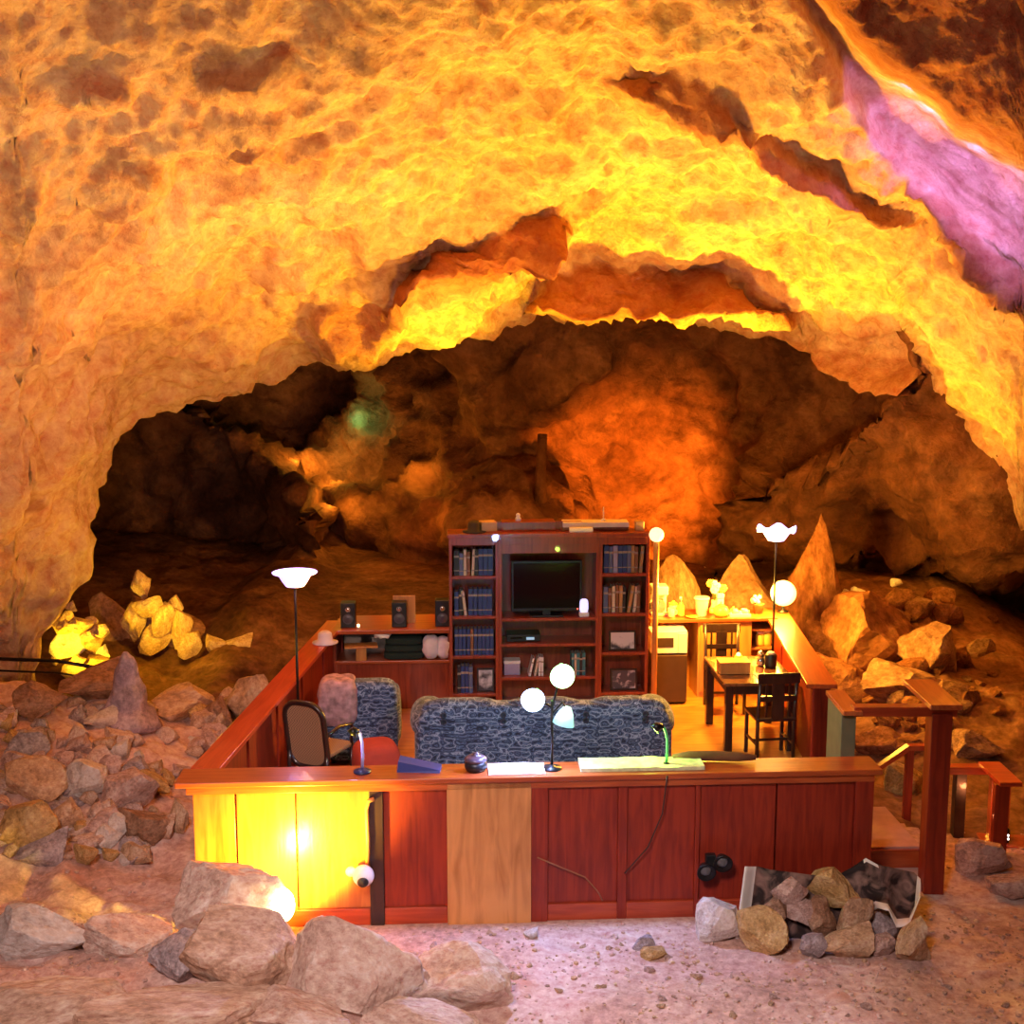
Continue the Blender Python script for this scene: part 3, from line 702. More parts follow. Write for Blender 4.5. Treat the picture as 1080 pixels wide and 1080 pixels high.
t = thing('sugar_canister', 'short cream canister left of the amber bottle', 'canister', on_k(711, dy=.08)); MB().lathe([(.05, 0), (.055, .02), (.055, .12), (.05, .125)]).build('body', CERC, t); MB().lathe([(.056, .125), (.056, .145), (.015, .155), (.018, .17), (0, .175)]).build('lid', CERY, t)
t = thing('pump_bottle', 'amber pump bottle left of the white bucket', 'bottle', on_k(718)); MB().lathe([(.04, 0), (.045, .02), (.045, .12), (.018, .15), (.018, .17)]).build('body', AMB, t); MB().tube([(0, 0, .17), (0, 0, .23), (-.01, -.03, .235), (-.015, -.055, .22)], .012).build('pump', WHITE, t)
t = thing('ice_bucket', 'white tapered bucket in the middle of the kitchen counter', 'bucket', on_k(740)); MB().lathe([(.058, 0), (.065, .01), (.085, .22), (.09, .23), (.08, .23), (.062, .02), (0, .018)], seg=28).build('pail', WHITE, t); MB().lathe([(.086, .20), (.094, .205), (.094, .222), (.088, .23)], seg=28).build('rim', WHITE, t)
t = thing('saucer', 'cream saucer peeking out left of the white bucket', 'saucer', on_k(729, dy=-.1)); MB().lathe([(.03, 0), (.075, .018), (.08, .024), (.03, .01), (0, .008)]).build('dish', CERY, t)
t = thing('teapot', 'round yellow teapot right of the white bucket', 'teapot', on_k(760, dy=-.05)); bd = MB().lathe([(.05, 0), (.085, .03), (.095, .07), (.075, .12), (.04, .135)], seg=28).build('body', CERY, t); MB().lathe([(.042, .135), (.03, .15), (.01, .16), (.014, .175), (0, .18)]).build('lid', CERY, t); MB().tube([(.085, 0, .06), (.13, 0, .08), (.15, 0, .12)], [.02, .015, .01]).build('spout', CERY, t); MB().tube([(-.085, 0, .10), (-.13, 0, .10), (-.13, 0, .05), (-.085, 0, .04)], .009).build('handle', CERY, t)
t = thing('flower_vase', 'vase of white and yellow flowers behind the yellow teapot', 'vase', on_k(755, dy=.12)); MB().lathe([(.035, 0), (.05, .05), (.03, .12), (.035, .16)]).build('vase', CERC, t)
for k, (dx, dz, c) in enumerate(((-.01, .36, WHITE), (.03, .33, WHITE), (-.05, .37, CERY), (.10, .31, CERY), (.0, .29, WHITE))):
    s_ = MB().tube([(0, 0, .15), (dx*.6, 0, .15+(dz-.15)*.6), (dx, 0, dz)], .004, 6).build('stem', plain('stem_green', (.10, .16, .03), .6), t)
    fl = MB()
    for a in range(6): fl.pillow((dx+.028*math.cos(a), -.01, dz+.028*math.sin(a)), (.05, .02, .05), 2.2, 3)
    fl.ball((dx, -.02, dz), .016); fl.build('blossom', c, s_)
t = thing('candle_jar', 'white square jar beside the yellow teapot spout', 'jar', on_k(761, dy=.10)); MB().box(-.04, .04, -.04, .04, 0, .19, .012).build('body', WHITE, t); MB().box(-.043, .043, -.043, .043, .19, .25, .01).build('lid', WHITE, t)
tr = thing('dish_tray', 'white tray holding two small cups at the right of the counter', 'tray', on_k(780, dy=-.03), RZ); MB().box(-.12, .12, -.06, .08, .0, .012, .004).build('base', WHITE, tr); MB().box(-.125, .125, -.07, -.058, 0, .04, .004).box(-.125, .125, .078, .09, 0, .04, .004).build('rim', WHITE, tr)
for k, lab in ((-.06, 'left small cup standing on the white dish tray'), (.06, 'right small cup standing on the white dish tray')):
    t = thing('teacup', lab, 'cup', on_k(780, .978, -.03)+Vector((k, 0, 0)), 0, 'cups on the dish tray'); MB().lathe([(.022, 0), (.035, .04), (.038, .07), (.033, .07), (.02, .01), (0, .008)]).build('cup', CERC, t); MB().tube([(.034, 0, .055), (.055, 0, .05), (.052, 0, .025), (.03, 0, .02)], .005).build('handle', CERC, t)
t = thing('potted_flowers', 'red pot with pale blossoms near the corner of the counter', 'plant', on_k(802, dy=.10)); MB().lathe([(.05, 0), (.07, .11), (.075, .12), (.06, .12)]).build('pot', plain('red_pot', (.45, .06, .02), .4), t)
b = MB()
for k in range(9): b.ball((random.uniform(-.07, .07), random.uniform(-.04, .04), .17+random.uniform(-.03, .03)), .028, u=8, v=6)
b.build('blossoms', CERC, t)
for px, dz, h, lab in ((801, .58, .17, 'round yellow jar on the open shelf under the counter'), (808, .58, .19, 'tall yellow jar at the corner of the open shelf')):
    t = thing('storage_jar', lab, 'jar', (px_x(px+3, 14.95), 15.02, dz+.003)); MB().lathe([(.05, 0), (.06, .03), (.06, h-.05), (.045, h-.02)]).build('body', CERY, t); MB().lathe([(.05, h-.02), (.05, h), (0, h+.005)]).build('lid', CERC, t)

# ------------------------------------------------------------------ dining table and chairs
tb = thing('dining_table', 'dark dining table with square legs beside the right wall', 'table', (2.57, 13.35, 0), RZ)
MB().box(-.40, .38, -.52, .55, .715, .75, .008).build('top', wood('table_top_wood', (.10, .035, .015), (.22, .09, .04), (12, 2, 12), .18, .6), tb)
MB().box(-.36, .34, -.48, .5, .62, .715, .004).build('apron', DARKW, tb)
for a in (-.34, .32):
    for c in (-.46, .48): MB().box(a-.04, a+.04, c-.04, c+.04, 0, .715, .006).build('leg', DARKW, tb)
def dining_chair(label, loc, rz):
    t = thing('dining_chair', label, 'chair', loc, rz, 'dark dining chairs')
    MB().box(-.21, .21, -.02, .40, .44, .48, .012).build('seat', DARKW, t)
    for k in (-.19, .19):
        MB().tube([(k, 0, 0), (k, .01, .45), (k, -.05, .95)], [.020, .022, .018], 8).build('leg', DARKW, t); MB().box(k-.018, k+.018, .355, .39, 0, .44, .004).build('leg', DARKW, t)
        MB().box(k-.01, k+.01, .0, .37, .18, .205, .003).build('stretcher', DARKW, t)
    MB().box(-.19, .19, .16, .18, .18, .205, .003).build('stretcher', DARKW, t)
    MB().box(-.22, .22, -.066, -.036, .85, .96, .01).build('top_rail', DARKW, t)
    MB().box(-.19, .19, -.045, -.022, .66, .72, .006).build('back_rail', DARKW, t)
    MB().box(-.065, .065, -.048, -.03, .48, .87, .005).build('back_splat', DARKW, t)
    for k in (-.12, .12): MB().box(k-.012, k+.012, -.045, -.028, .50, .86, .003).build('back_slat', DARKW, t)
    return t
dining_chair('dark wooden dining chair at the near end of the table, back to the viewer', (2.68, 12.52, 0), .12)
dining_chair('dark wooden dining chair at the far end of the table', (2.45, 14.52, 0), math.pi+.05)
t = thing('storage_crate', 'brown wooden crate on the table beside the far chair', 'crate', (2.36, 13.25, .752), RZ); MB().box(-.16, .16, -.1, .1, 0, .11, .006).build('body', PINE, t); MB().box(-.165, .165, -.105, .105, .11, .13, .004).build('lid', PINE, t)
t = thing('sugar_dispenser', 'glass and chrome dispenser on the dining table', 'dispenser', (2.70, 13.5, .752)); MB().lathe([(.04, 0), (.045, .02), (.04, .11)]).build('jar', CHROME, t); MB().lathe([(.042, .11), (.03, .15), (.01, .165), (0, .165)]).build('lid', CHROME, t)
t = thing('napkin_holder', 'black round canister with white top on the dining table', 'canister', (2.80, 13.45, .752)); MB().lathe([(.06, 0), (.065, .02), (.065, .13), (.05, .15)]).build('body', BLACK, t); MB().lathe([(.05, .15), (.035, .165), (0, .168)]).build('lid', WHITE, t)
t = thing('table_candle', 'lit yellow candle glass on the dining table', 'candle', (2.48, 13.62, .752)); MB().lathe([(.03, 0), (.045, .06), (.04, .08)]).build('glass', CERY, t); MB().ball((0, 0, .09), .025).build('flame', emit('candle_flame', (1, .6, .12), 5), t)
t = thing('place_mat', 'pale place mat on the right of the dining table', 'place mat', (2.74, 13.05, .752), RZ); MB().box(-.17, .17, -.12, .12, 0, .006, .002).build('mat', PAPER, t)

# ------------------------------------------------------------------ seating
def tapestry():
    m, nt, b = newmat('sofa_tapestry'); L = nt.links
    tc = nt.nodes.new('ShaderNodeTexCoord'); mp = nt.nodes.new('ShaderNodeMapping'); mp.inputs['Scale'].default_value = (1, .6, 1)
    L.new(tc.outputs['Object'], mp.inputs['Vector'])
    v = nt.nodes.new('ShaderNodeTexVoronoi'); v.distance = 'CHEBYCHEV'; v.inputs['Scale'].default_value = 9.5; v.inputs['Randomness'].default_value = .7
    n = nt.nodes.new('ShaderNodeTexNoise'); n.inputs['Scale'].default_value = 22; n.inputs['Detail'].default_value = 5
    w = nt.nodes.new('ShaderNodeTexWave'); w.bands_direction = 'Z'; w.inputs['Scale'].default_value = 4.2; w.inputs['Distortion'].default_value = 5; w.inputs['Detail'].default_value = 3
    for q in (v, n, w): L.new(mp.outputs['Vector'], q.inputs['Vector'])
    a1 = nt.nodes.new('ShaderNodeMath'); a1.operation = 'MULTIPLY_ADD'; a1.inputs[1].default_value = 2.0; L.new(v.outputs['Distance'], a1.inputs[0]); L.new(n.outputs['Fac'], a1.inputs[2])
    a2 = nt.nodes.new('ShaderNodeMath'); a2.operation = 'MULTIPLY_ADD'; a2.inputs[1].default_value = .5; L.new(w.outputs['Fac'], a2.inputs[0]); L.new(a1.outputs[0], a2.inputs[2])
    mr = nt.nodes.new('ShaderNodeMath'); mr.operation = 'PINGPONG'; mr.inputs[1].default_value = .5; L.new(a2.outputs[0], mr.inputs[0])
    r = nt.nodes.new('ShaderNodeValToRGB'); e = r.color_ramp.elements
    st = [(.03, (.010, .014, .035)), (.14, (.035, .055, .13)), (.22, (.11, .16, .30)), (.30, (.015, .02, .05)), (.38, (.05, .075, .16)), (.45, (.32, .38, .54)), (.5, (.06, .07, .13))]
    while len(e) < len(st): e.new(.5)
    for k, (p, c) in enumerate(st): e[k].position = p; e[k].color = (*c, 1)
    L.new(mr.outputs[0], r.inputs['Fac']); L.new(r.outputs['Color'], b.inputs['Base Color'])
    b.inputs['Roughness'].default_value = .95; b.inputs['Sheen Weight'].default_value = .2
    bp = nt.nodes.new('ShaderNodeBump'); bp.inputs['Strength'].default_value = .4; bp.inputs['Distance'].default_value = .01; L.new(n.outputs['Fac'], bp.inputs['Height']); L.new(bp.outputs['Normal'], b.inputs['Normal'])
    return m
TAP = tapestry()
sf = thing('sofa', 'long blue and grey tapestry sofa facing the television, seen from behind', 'sofa', (.31, 11.75, 0), .03)
def bolster(x0, x1, y, z, r, n=7):
    b = MB(); b.tube([(x0+(x1-x0)*k/n, y, z) for k in range(n+1)], [r*(.86 if k in (0, n) else 1) for k in range(n+1)], 16); return b
MB().box(-1.12, 1.12, .05, .95, .10, .42, .03, 3).build('base', TAP, sf)
b = MB(); b.pillow((0, .13, .46), (2.42, .26, .76), 7, 16); b.build('backrest', TAP, sf)
for k in (-.78, 0, .78):
    b = MB(); b.pillow((k, .16, .74), (.80, .26, .27), 3.0, 12)
    for v in b.bm.verts: v.co.z += .012*noise.noise(v.co*7); v.co.y += .01*noise.noise(v.co*9)
    b.build('back_cushion', TAP, sf)
    MB().pillow((k*.92, .62, .50), (.74, .62, .18), 5, 8).build('seat_cushion', TAP, sf)
for k in (-1, 1):
    b = MB(); b.pillow((k*1.12, .50, .38), (.26, .96, .56), 5, 10).pillow((k*1.13, .50, .60), (.34, .98, .24), 2.4, 10); b.build('arm', TAP, sf)
    for yy in (.1, .88): MB().lathe([(.03, 0), (.04, .10)], (k*1.05, yy, 0)).build('foot', DARKW, sf)
for k in (-.98, -.40, .40, .98):
    for z in (.70, .76): MB().lathe([(.022, -.007), (.03, 0), (.022, .007), (.016, 0), (.022, -.007)], (k*.98, -.012, z), 14, M=Matrix.Rotation(math.pi/2, 4, 'X')).build('button_tuft', plain('tuft_dark', (.03, .035, .06), .7), sf)
ac = thing('armchair', 'tapestry armchair near the left wall with a faded throw', 'armchair', (-1.53, 12.45, 0), .10)
MB().box(-.34, .34, .05, .85, .08, .42, .03, 3).build('base', TAP, ac)
MB().pillow((0, .12, .45), (.76, .26, .82), 7, 12).build('backrest', TAP, ac)
MB().pillow((0, .52, .48), (.50, .6, .18), 5, 8).build('seat_cushion', TAP, ac)
for k in (-1, 1): MB().pillow((k*.32, .48, .40), (.2, .85, .5), 4, 8).build('arm', TAP, ac)
b = MB(); b.pillow((-.22, .10, .66), (.40, .36, .50), 4, 12)
for v in b.bm.verts: v.co += Vector((.03, .02, .035))*noise.noise(v.co*9)
b.build('throw', plain('faded_throw', (.42, .24, .26), .95, vary=.5, vscale=14), ac)
for k in (-.28, .28):
    for yy in (.12, .78): MB().lathe([(.03, 0), (.035, .08)], (k, yy, 0)).build('foot', DARKW, ac)
# cane backed chair
cc = thing('cane_chair', 'black framed chair with a rounded woven cane back beside the left wall', 'chair', (-1.93, 11.55, 0), -.42)
def rrect(w, h, r, n=6):
    out = []
    for cx, cz, a0 in ((w/2-r, h/2-r, 0), (-w/2+r, h/2-r, 90), (-w/2+r, -h/2+r, 180), (w/2-r, -h/2+r, 270)):
        for k in range(n+1):
            a = math.radians(a0+90*k/n); out.append((cx+r*math.cos(a), cz+r*math.sin(a)))
    return out
rp = rrect(.42, .66, .15)
til = Matrix.Rotation(.16, 4, 'X')
def cp(x, z, y=0): return til @ Vector((x, y, z)) + Vector((0, 0, .62))
fpts = [cp(x, z) for x, z in rp]; fpts.append(fpts[0])
MB().tube(fpts, .028, 10, caps=False).build('back_frame', DARKW, cc)
b = MB(); vs = [b.bm.verts.new(cp(x*.95, z*.96, -.006)) for x, z in rp]; b.bm.faces.new(vs); vs2 = [b.bm.verts.new(cp(x*.95, z*.96, .006)) for x, z in rp]; b.bm.faces.new(vs2[::-1])
for k in range(len(vs)): b.bm.faces.new((vs[k], vs[(k+1) % len(vs)], vs2[(k+1) % len(vs)], vs2[k]))
def cane():
    m, nt, b = newmat('cane_weave'); L = nt.links; tc = nt.nodes.new('ShaderNodeTexCoord'); c = nt.nodes.new('ShaderNodeTexChecker'); c.inputs['Scale'].default_value = 70
    c.inputs['Color1'].default_value = (.42, .25, .14, 1); c.inputs['Color2'].default_value = (.20, .12, .07, 1); L.new(tc.outputs['Object'], c.inputs['Vector']); L.new(c.outputs['Color'], b.inputs['Base Color']); b.inputs['Roughness'].default_value = .7; return m
CANE = cane(); b.build('cane_panel', CANE, cc)
MB().box(-.22, .22, .05, .50, .40, .44, .015).build('seat', CANE, cc)
for k in (-.21, .21):
    MB().tube([(k, -.02, 0), (k, .02, .30), cp(k*.97, -.15)], .022, 8).build('leg', DARKW, cc); MB().tube([(k, .46, 0), (k, .46, .41)], .02, 8).build('leg', DARKW, cc)
    MB().tube([cp(k*.98, 0), (k, .25, .66), (k, .47, .62), (k, .46, .41)], .017, 8).build('armrest', DARKW, cc)
t = thing('red_cushion', 'small red cushion lying between the cane chair and armchair', 'cushion', (-1.30, 11.75, 0), .3); MB().pillow((0, 0, .25), (.44, .44, .5), 4, 8).build('pouf', plain('red_fabric', (.45, .05, .03), .9), t)

# ------------------------------------------------------------------ lamps
VIO = emit('violet_glass_glow', (.50, .29, 1.0), 2.8); VIO2 = emit('blue_glass_glow', (.40, .40, 1.0), 2.8)
YEL = emit('warm_globe_glow', (1, .64, .13), 5); YEL2 = emit('cream_globe_glow', (1, .66, .28), 2.2)
GRN = emit('green_lamp_glow', (.45, 1, .4), 8); BLU = emit('blue_lamp_glow', (.45, .6, 1), 8); TUR = emit('turquoise_shade_glow', (.08, .7, .85), .9)
FLD = emit('flood_lens_glow', (1, .85, .4), 30)
def torchiere(label, loc, h, em, fl=False):
    t = thing('torchiere_lamp', label, 'floor lamp', loc)
    MB().lathe([(.14, 0), (.145, .012), (.03, .03), (.012, .06)]).build('base', BLACKM, t); MB().tube([(0, 0, .05), (0, 0, h-.14)], .013).build('pole', BLACKM, t)
    seg = 28; b = MB(); prof = [(.03, h-.15), (.09, h-.14), (.125, h-.09), (.155, h-.035), (.215, h-.012), (.22, h-.004), (.205, h-.004), (.145, h-.03), (.11, h-.085), (.06, h-.12), (0, h-.125)]
    b.lathe(prof, seg=seg)
    if fl:
        for v in b.bm.verts:
            r = math.hypot(v.co.x, v.co.y)
            if r > .13: v.co.z += .035*math.cos(5*math.atan2(v.co.y, v.co.x))*(r-.13)/.09; 
    b.build('bowl', em, t); MB().lathe([(.035, h-.16), (.038, h-.145), (.02, h-.135)]).build('socket', BLACKM, t)
    return t
pL = onz(317, 700, .95); TL = Vector((-2.02, 12.2, 0)); TL.x = at(312, 650, 12.2).x
torchiere('black torchiere lamp with violet white bowl by the left wall', TL, at(311, 603, 12.2).z, VIO)
TR = Vector((at(817, 620, 14.25).x, 14.25, 0))
torchiere('torchiere lamp with scalloped blue white bowl behind the dining table', TR, at(817, 557, 14.25).z, VIO2, True)
gp = at(830, 640, 15.2)
t = thing('globe_lamp', 'big glowing yellow globe lamp on the end of the right wall', 'lamp', (gp.x-.05, 15.2, .95))
MB().lathe([(.07, 0), (.07, .015), (.02, .03), (.02, .10)]).build('base', BLACKM, t); MB().ball((0, 0, .235), .155, u=28, v=16).build('globe', YEL, t)
gp = Vector((RB['x'], RB['Y'], 0))+RM4 @ Vector((RB['W']/2+.10, -.05, 0))
t = thing('globe_lamp_added_pole', 'small cream globe lamp with an added pole for the lit side of the right bookcase', 'lamp', gp)
zz = at(688, 564, gp.y).z
MB().lathe([(.10, 0), (.105, .012), (.02, .03)]).build('base', CAPW, t); MB().tube([(0, 0, .02), (0, 0, zz-.06)], .034).build('pole', PINE, t); MB().ball((0, 0, zz), .082).build('globe', YEL2, t)  # pole added to stand in for the bookcase's lit side
# three headed lamp on the front ledge
lp = FW(sx(580), .17, .95)
t = thing('three_head_lamp', 'three headed lamp with blue, green and turquoise heads on the front ledge', 'lamp', lp, RZ)
MB().lathe([(.08, 0), (.08, .012), (.02, .02), (.009, .04)]).build('base', BLACKM, t); MB().tube([(0, 0, .02), (0, 0, .56)], .011).build('pole', BLACKM, t)
def head(name, px, py, em, r, aim, flat=.75):
    w = at(px, py, lp.y-.05); l = RM4.inverted() @ (w-lp)
    h = MB(); q = Vector(aim).normalized().to_track_quat('Z', 'Y').to_matrix().to_4x4()
    h.lathe([(.02, -r*1.5), (.05, -r*1.3), (r*.95, -.25*r), (r, 0)], l, 24, M=q)
    o = h.build(name, BLACKM, t)
    g = MB(); g.lathe([(r*.97, 0), (r*.9, r*.35), (r*.6, r*.62), (0, r*.75)], l, 24, M=q); g.build('lens', em, o)
    a = MB(); a.tube([(0, 0, .50), (l.x*.5, l.y*.5+.03, (l.z+.52)/2), l-q.to_3x3() @ Vector((0, 0, r*1.3))], .009).build('arm', BLACKM, o)
    return w
HB = head('blue_head', 562, 738, BLU, .098, (-.05, -1, -.12))
HG = head('green_head', 593, 713, GRN, .100, (.15, -1, -.05))
tc_ = RM4.inverted() @ (at(596, 756, lp.y)-lp)
o = MB().lathe([(.022, .085), (.03, .08), (.06, .03), (.088, -.06), (.082, -.06), (.05, .02), (0, .06)], tc_, 24, M=Matrix.Rotation(.25, 4, 'Y')).build('turquoise_shade', TUR, t)
MB().tube([(0, 0, .45), tc_+Vector((-.02, 0, .12)), tc_+Vector((.0, 0, .08))], .008).build('arm', BLACKM, o)
def gooseneck(px, y, top, label, em, bend, colr):
    p = FW(sx(px), y, .95); t = thing('gooseneck_lamp', label, 'lamp', p, RZ)
    H = at(px, top, p.y).z-.95
    MB().lathe([(.07, 0), (.07, .014), (.03, .026), (.012, .04)]).build('base', plain('lamp_base_'+colr, (.02, .025, .08) if colr == 'blue' else (.015, .03, .03), .35), t)
    MB().tube([(0, 0, .03), (bend*.1, 0, H*.4), (bend*.05, 0, H*.7), (-bend*.2, 0, H*.9), (-bend*.55, -.01, H)], .0125).build('neck', plain('lit_neck_'+colr, (.45, .45, .85) if colr == 'blue' else (.15, .75, .25), .3), t)  # blue and green lamp light is painted into the neck colours
    hd = MB().tube([(-bend*.45, -.008, H*.985), (-bend*1.1, -.02, H*1.0), (-bend*1.5, -.025, H*.93)], [.018, .036, .045], 14).build('head', BLACKM, t)
    MB().ball((-bend*1.35, -.035, H*.97), .018).build('bulb', em, hd)
    return p
GB = gooseneck(379, .17, 770, 'gooseneck desk lamp with blue lit neck on the left of the front ledge', emit('small_bulb', (.8, .8, 1), 5), .05, 'blue')
GG = gooseneck(703, .17, 765, 'gooseneck desk lamp with green lit neck on the front ledge', emit('small_bulb_green', (.3, 1, .5), 3), .07, 'green')
# things lying on the front ledge
t = thing('storage_pouch', 'dark blue zip pouch on the ledge right of the blue gooseneck lamp', 'pouch', FW(sx(439), .19, .95), RZ-.12)
b = MB(); b.hexa([(-.17, -.06, 0), (.17, -.06, 0), (.17, .08, 0), (-.17, .08, 0), (-.16, -.05, .085), (.17, -.05, .02), (.17, .07, .03), (-.16, .07, .095)]); b.build('pouch', plain('blue_pouch', (.03, .05, .25), .6), t)
t = thing('lidded_jar', 'squat black lidded jar on the front ledge left of the blue glow', 'jar', FW(sx(499), .17, .95)); MB().lathe([(.075, 0), (.09, .03), (.085, .08)]).build('body', BLACK, t); MB().lathe([(.088, .08), (.088, .1), (.06, .12), (.02, .125), (.025, .14), (0, .145)]).build('lid', plain('jar_lid', (.10, .07, .10), .3), t)
def sheet(name, label, cat, a, b, y0, y1, mat, part, th=.006, wav=.006, z=.952):
    t = thing(name, label, cat, FW((sx(a)+sx(b))/2, (y0+y1)/2, z), RZ); W = sx(b)-sx(a); n = 24
    m = MB(); top = []
    for k in range(n+1):
        x = -W/2+W*k/n; zz_ = th+wav*(1+noise.noise(Vector((x*7, 1, a))))
        top.append([m.bm.verts.new((x, (y0-y1)/2, zz_)), m.bm.verts.new((x, (y1-y0)/2, zz_+.004)), m.bm.verts.new((x, (y1-y0)/2, 0)), m.bm.verts.new((x, (y0-y1)/2, 0))])
    for k in range(n):
        for q in range(4): m.bm.faces.new((top[k][q], top[k+1][q], top[k+1][(q+1) % 4], top[k][(q+1) % 4]))
    m.bm.faces.new(top[0]); m.bm.faces.new(top[-1][::-1]); m.build(part, mat, t); return t
sheet('paper_map', 'sheet of white paper lying under the three headed lamp', 'paper', 512, 572, .03, .27, PAPER, 'sheet')
sheet('table_runner', 'long pale green cloth runner on the front ledge', 'cloth', 610, 742, .07, .31, plain('pale_green_cloth', (.62, .62, .36), .9, vary=.25, vscale=18), 'cloth', .012, .016)
t = thing('rolled_towel', 'dark rolled towel on the ledge right of the green gooseneck lamp', 'towel', FW(sx(757), .27, .953), RZ-.06)
b = MB(); b.tube([(-.33, 0, .035), (-.2, .01, .04), (0, 0, .042), (.2, -.01, .038), (.34, 0, .03)], [.02, .038, .042, .036, .02], 14); b.build('roll', plain('dark_red_cloth', (.16, .07, .03), .95, vary=.3), t)

# ------------------------------------------------------------------ floodlights
t = thing('wall_floodlight', 'white round floodlight on the front wall fed by a bent conduit', 'floodlight', FW(sx(380), .05, .18), RZ)
MB().box(-.05, .05, -.01, .04, -.05, .05, .006).build('junction_box', CAPW, t)
h = MB(); h.ball((.0, -.085, .0), .085); o = h.build('head', WHITE, t); MB().lathe([(.045, 0), (.04, -.012), (.0, -.016)], (.0, -.16, -.02), M=Matrix.Rotation(-math.pi/2+.25, 4, 'X')).build('lens', BLACK, o)
MB().ball((-.10, -.07, .03), .04).build('sensor', WHITE, t)
MB().tube([(.03, -.015, .05), (.035, -.02, .25), (.03, -.02, .52), (.045, -.02, .585), (.09, -.02, .60)], .018).build('conduit', plain('conduit_painted', (.55, .25, .08), .35), t)
t = thing('twin_floodlight', 'black twin floodlight on the front wall above the stones', 'floodlight', FW(sx(749), .012, .22), RZ)
MB().box(-.04, .04, -.02, .04, -.05, .05, .006).build('junction_box', BLACK, t)
for dx, dz in ((-.055, -.03), (.075, .04)):
    o = MB().lathe([(.02, .0), (.045, .03), (.072, .09), (.077, .11), (.066, .11), (.03, .075), (0, .07)], (dx, -.01, dz), M=Matrix.Rotation(math.pi/2+.2, 4, 'X')).build('head', BLACKM, t)
    MB().lathe([(.05, 0), (.03, .012), (.0, .016)], (dx, -.095, dz-.017), M=Matrix.Rotation(math.pi/2+.2, 4, 'X')).build('lens', plain('lens_dark', (.10, .10, .11), .12), o)
t = thing('power_cord', 'thin brown cord sagging across the front wall', 'cord', FW(sx(628), .03, 0), RZ)
MB().tube([(-.48, .0, .27), (-.3, -.01, .19), (-.1, -.01, .10), (.0, -.01, -.02), (.04, -.012, -.1)], .006, 6).build('cable', plain('cord_brown', (.30, .12, .06), .5), t)
t = thing('power_cord', 'thin dark cord running down from the green gooseneck lamp', 'cord', FW(sx(700), .0, 0), RZ)
MB().tube([(.0, -.012, .94), (-.01, -.014, .86), (-.03, .01, .62), (-.14, .015, .34), (-.32, .03, .12)], .006, 6).build('cable', plain('cord_dark', (.05, .02, .015), .5), t)
gl = hit(300, 1006)
t = thing('ground_floodlight', 'bright floodlight on the ground among the boulders lighting the wall', 'floodlight', gl+Vector((0, .03, 0)))
lz = at(300, 952, gl.y+.03).z-gl.z
MB().box(-.05, .05, -.03, .05, 0, .03, .005).build('bracket', BLACKM, t); MB().tube([(0, 0, .02), (0, .01, lz-.1)], .018).build('stake', BLACKM, t)
o = MB().lathe([(.03, -.12), (.07, -.05), (.08, .03), (.072, .03), (.0, -.02)], (0, 0, lz), 20, M=Matrix.Rotation(-.5, 4, 'X')).build('housing', BLACKM, t)
MB().ball((0, -.02, lz-.01), .085, (1, .9, 1.5)).build('lens', FLD, o)

# ------------------------------------------------------------------ right side stair and railings
st = thing('entry_stair', 'carpeted wooden steps at the gap in the right of the platform', 'stair', (3.05, 10.1, 0), RZ)
MB().box(-.15, .55, .48, 1.4, -.30, -.07, .006).build('tread', plain('pink_carpet', (.50, .27, .22), .95), st); MB().box(-.15, .55, .45, .48, -.32, -.09, .004).build('riser', CAPW, st)
MB().box(-.12, .52, .10, .45, -.40, -.25, .006).build('tread', plain('grey_carpet', (.42, .33, .32), .95), st)
sr = thing('stair_railing', 'red wooden gate railing with two capped posts beside the stair', 'railing', (3.53, 10.2, 0))
MB().box(-.085, .085, -.085, .085, -.42, 1.28, .008).build('post', REDW, sr)['label'] = 'tall square corner post'
MB().box(-.12, .14, -.14, .62, 1.33, 1.375, .006).build('post_cap', CAPY, sr)
MB().box(-.82, -.66, -.10, .5, 1.27, 1.31, .006).build('rail_cap', CAPY, sr)
MB().box(-.81, -.69, -.02, .45, .0, 1.27, .006).build('newel', plain('weathered_green', (.16, .17, .10), .8), sr)
MB().box(-.72, .13, -.06, .06, 1.25, 1.33, .006).build('cross_rail', REDW_X, sr)
sr2 = thing('handrail', 'short sloped handrail on a thin post behind the tall stair post', 'handrail', (3.80, 11.75, 0), .0)
MB().box(-.035, .035, -.035, .035, -.35, .42, .004).build('post', REDW, sr2)
MB().hexa([(-.30, -.04, .20), (-.02, -.04, .40), (-.02, .04, .40), (-.30, .04, .20), (-.30, -.04, .25), (-.02, -.04, .46), (-.02, .04, .46), (-.30, .04, .25)]).build('sloped_rail', REDW_X, sr2)
MB().box(-.02, .30, -.04, .04, .41, .46, .004).build('top_rail', REDW_X, sr2)
q = onz(1009, 882, -.3)
sr3 = thing('ramp_railing', 'red wooden railing with sloped board at the far right edge', 'railing', q)
MB().box(-.05, .05, -.05, .05, -.1, .66, .005).build('post', DARKW, sr3)
MB().box(-.16, .36, -.06, .06, .62, .69, .005).build('top_rail', REDW_X, sr3)
MB().box(.16, .36, -.55, .0, .69, .73, .006).build('rail_cap', CAPR, sr3)
MB().box(.14, .27, -.50, -.44, -.1, .69, .006).build('panel_board', REDW, sr3)
for k in (.30, .40): MB().box(k-.045, k+.035, -.12, -.04, -.05, .64, .005).build('post', CAPW, sr3)
kb = onz(1062, 893, -.28)
t = thing('kerb_board', 'low red wooden kerb board holding a small path light', 'kerb', kb, -.15); MB().box(-.22, .9, -.05, .25, -.12, .02, .006).build('board', REDW_X, t)
t = thing('path_light', 'small black path light on the red kerb at the right edge', 'path light', kb+Vector((.0, .06, .021))); MB().lathe([(.035, 0), (.045, .04), (.04, .12), (.02, .14), (0, .14)]).build('housing', BLACK, t)
b = MB()
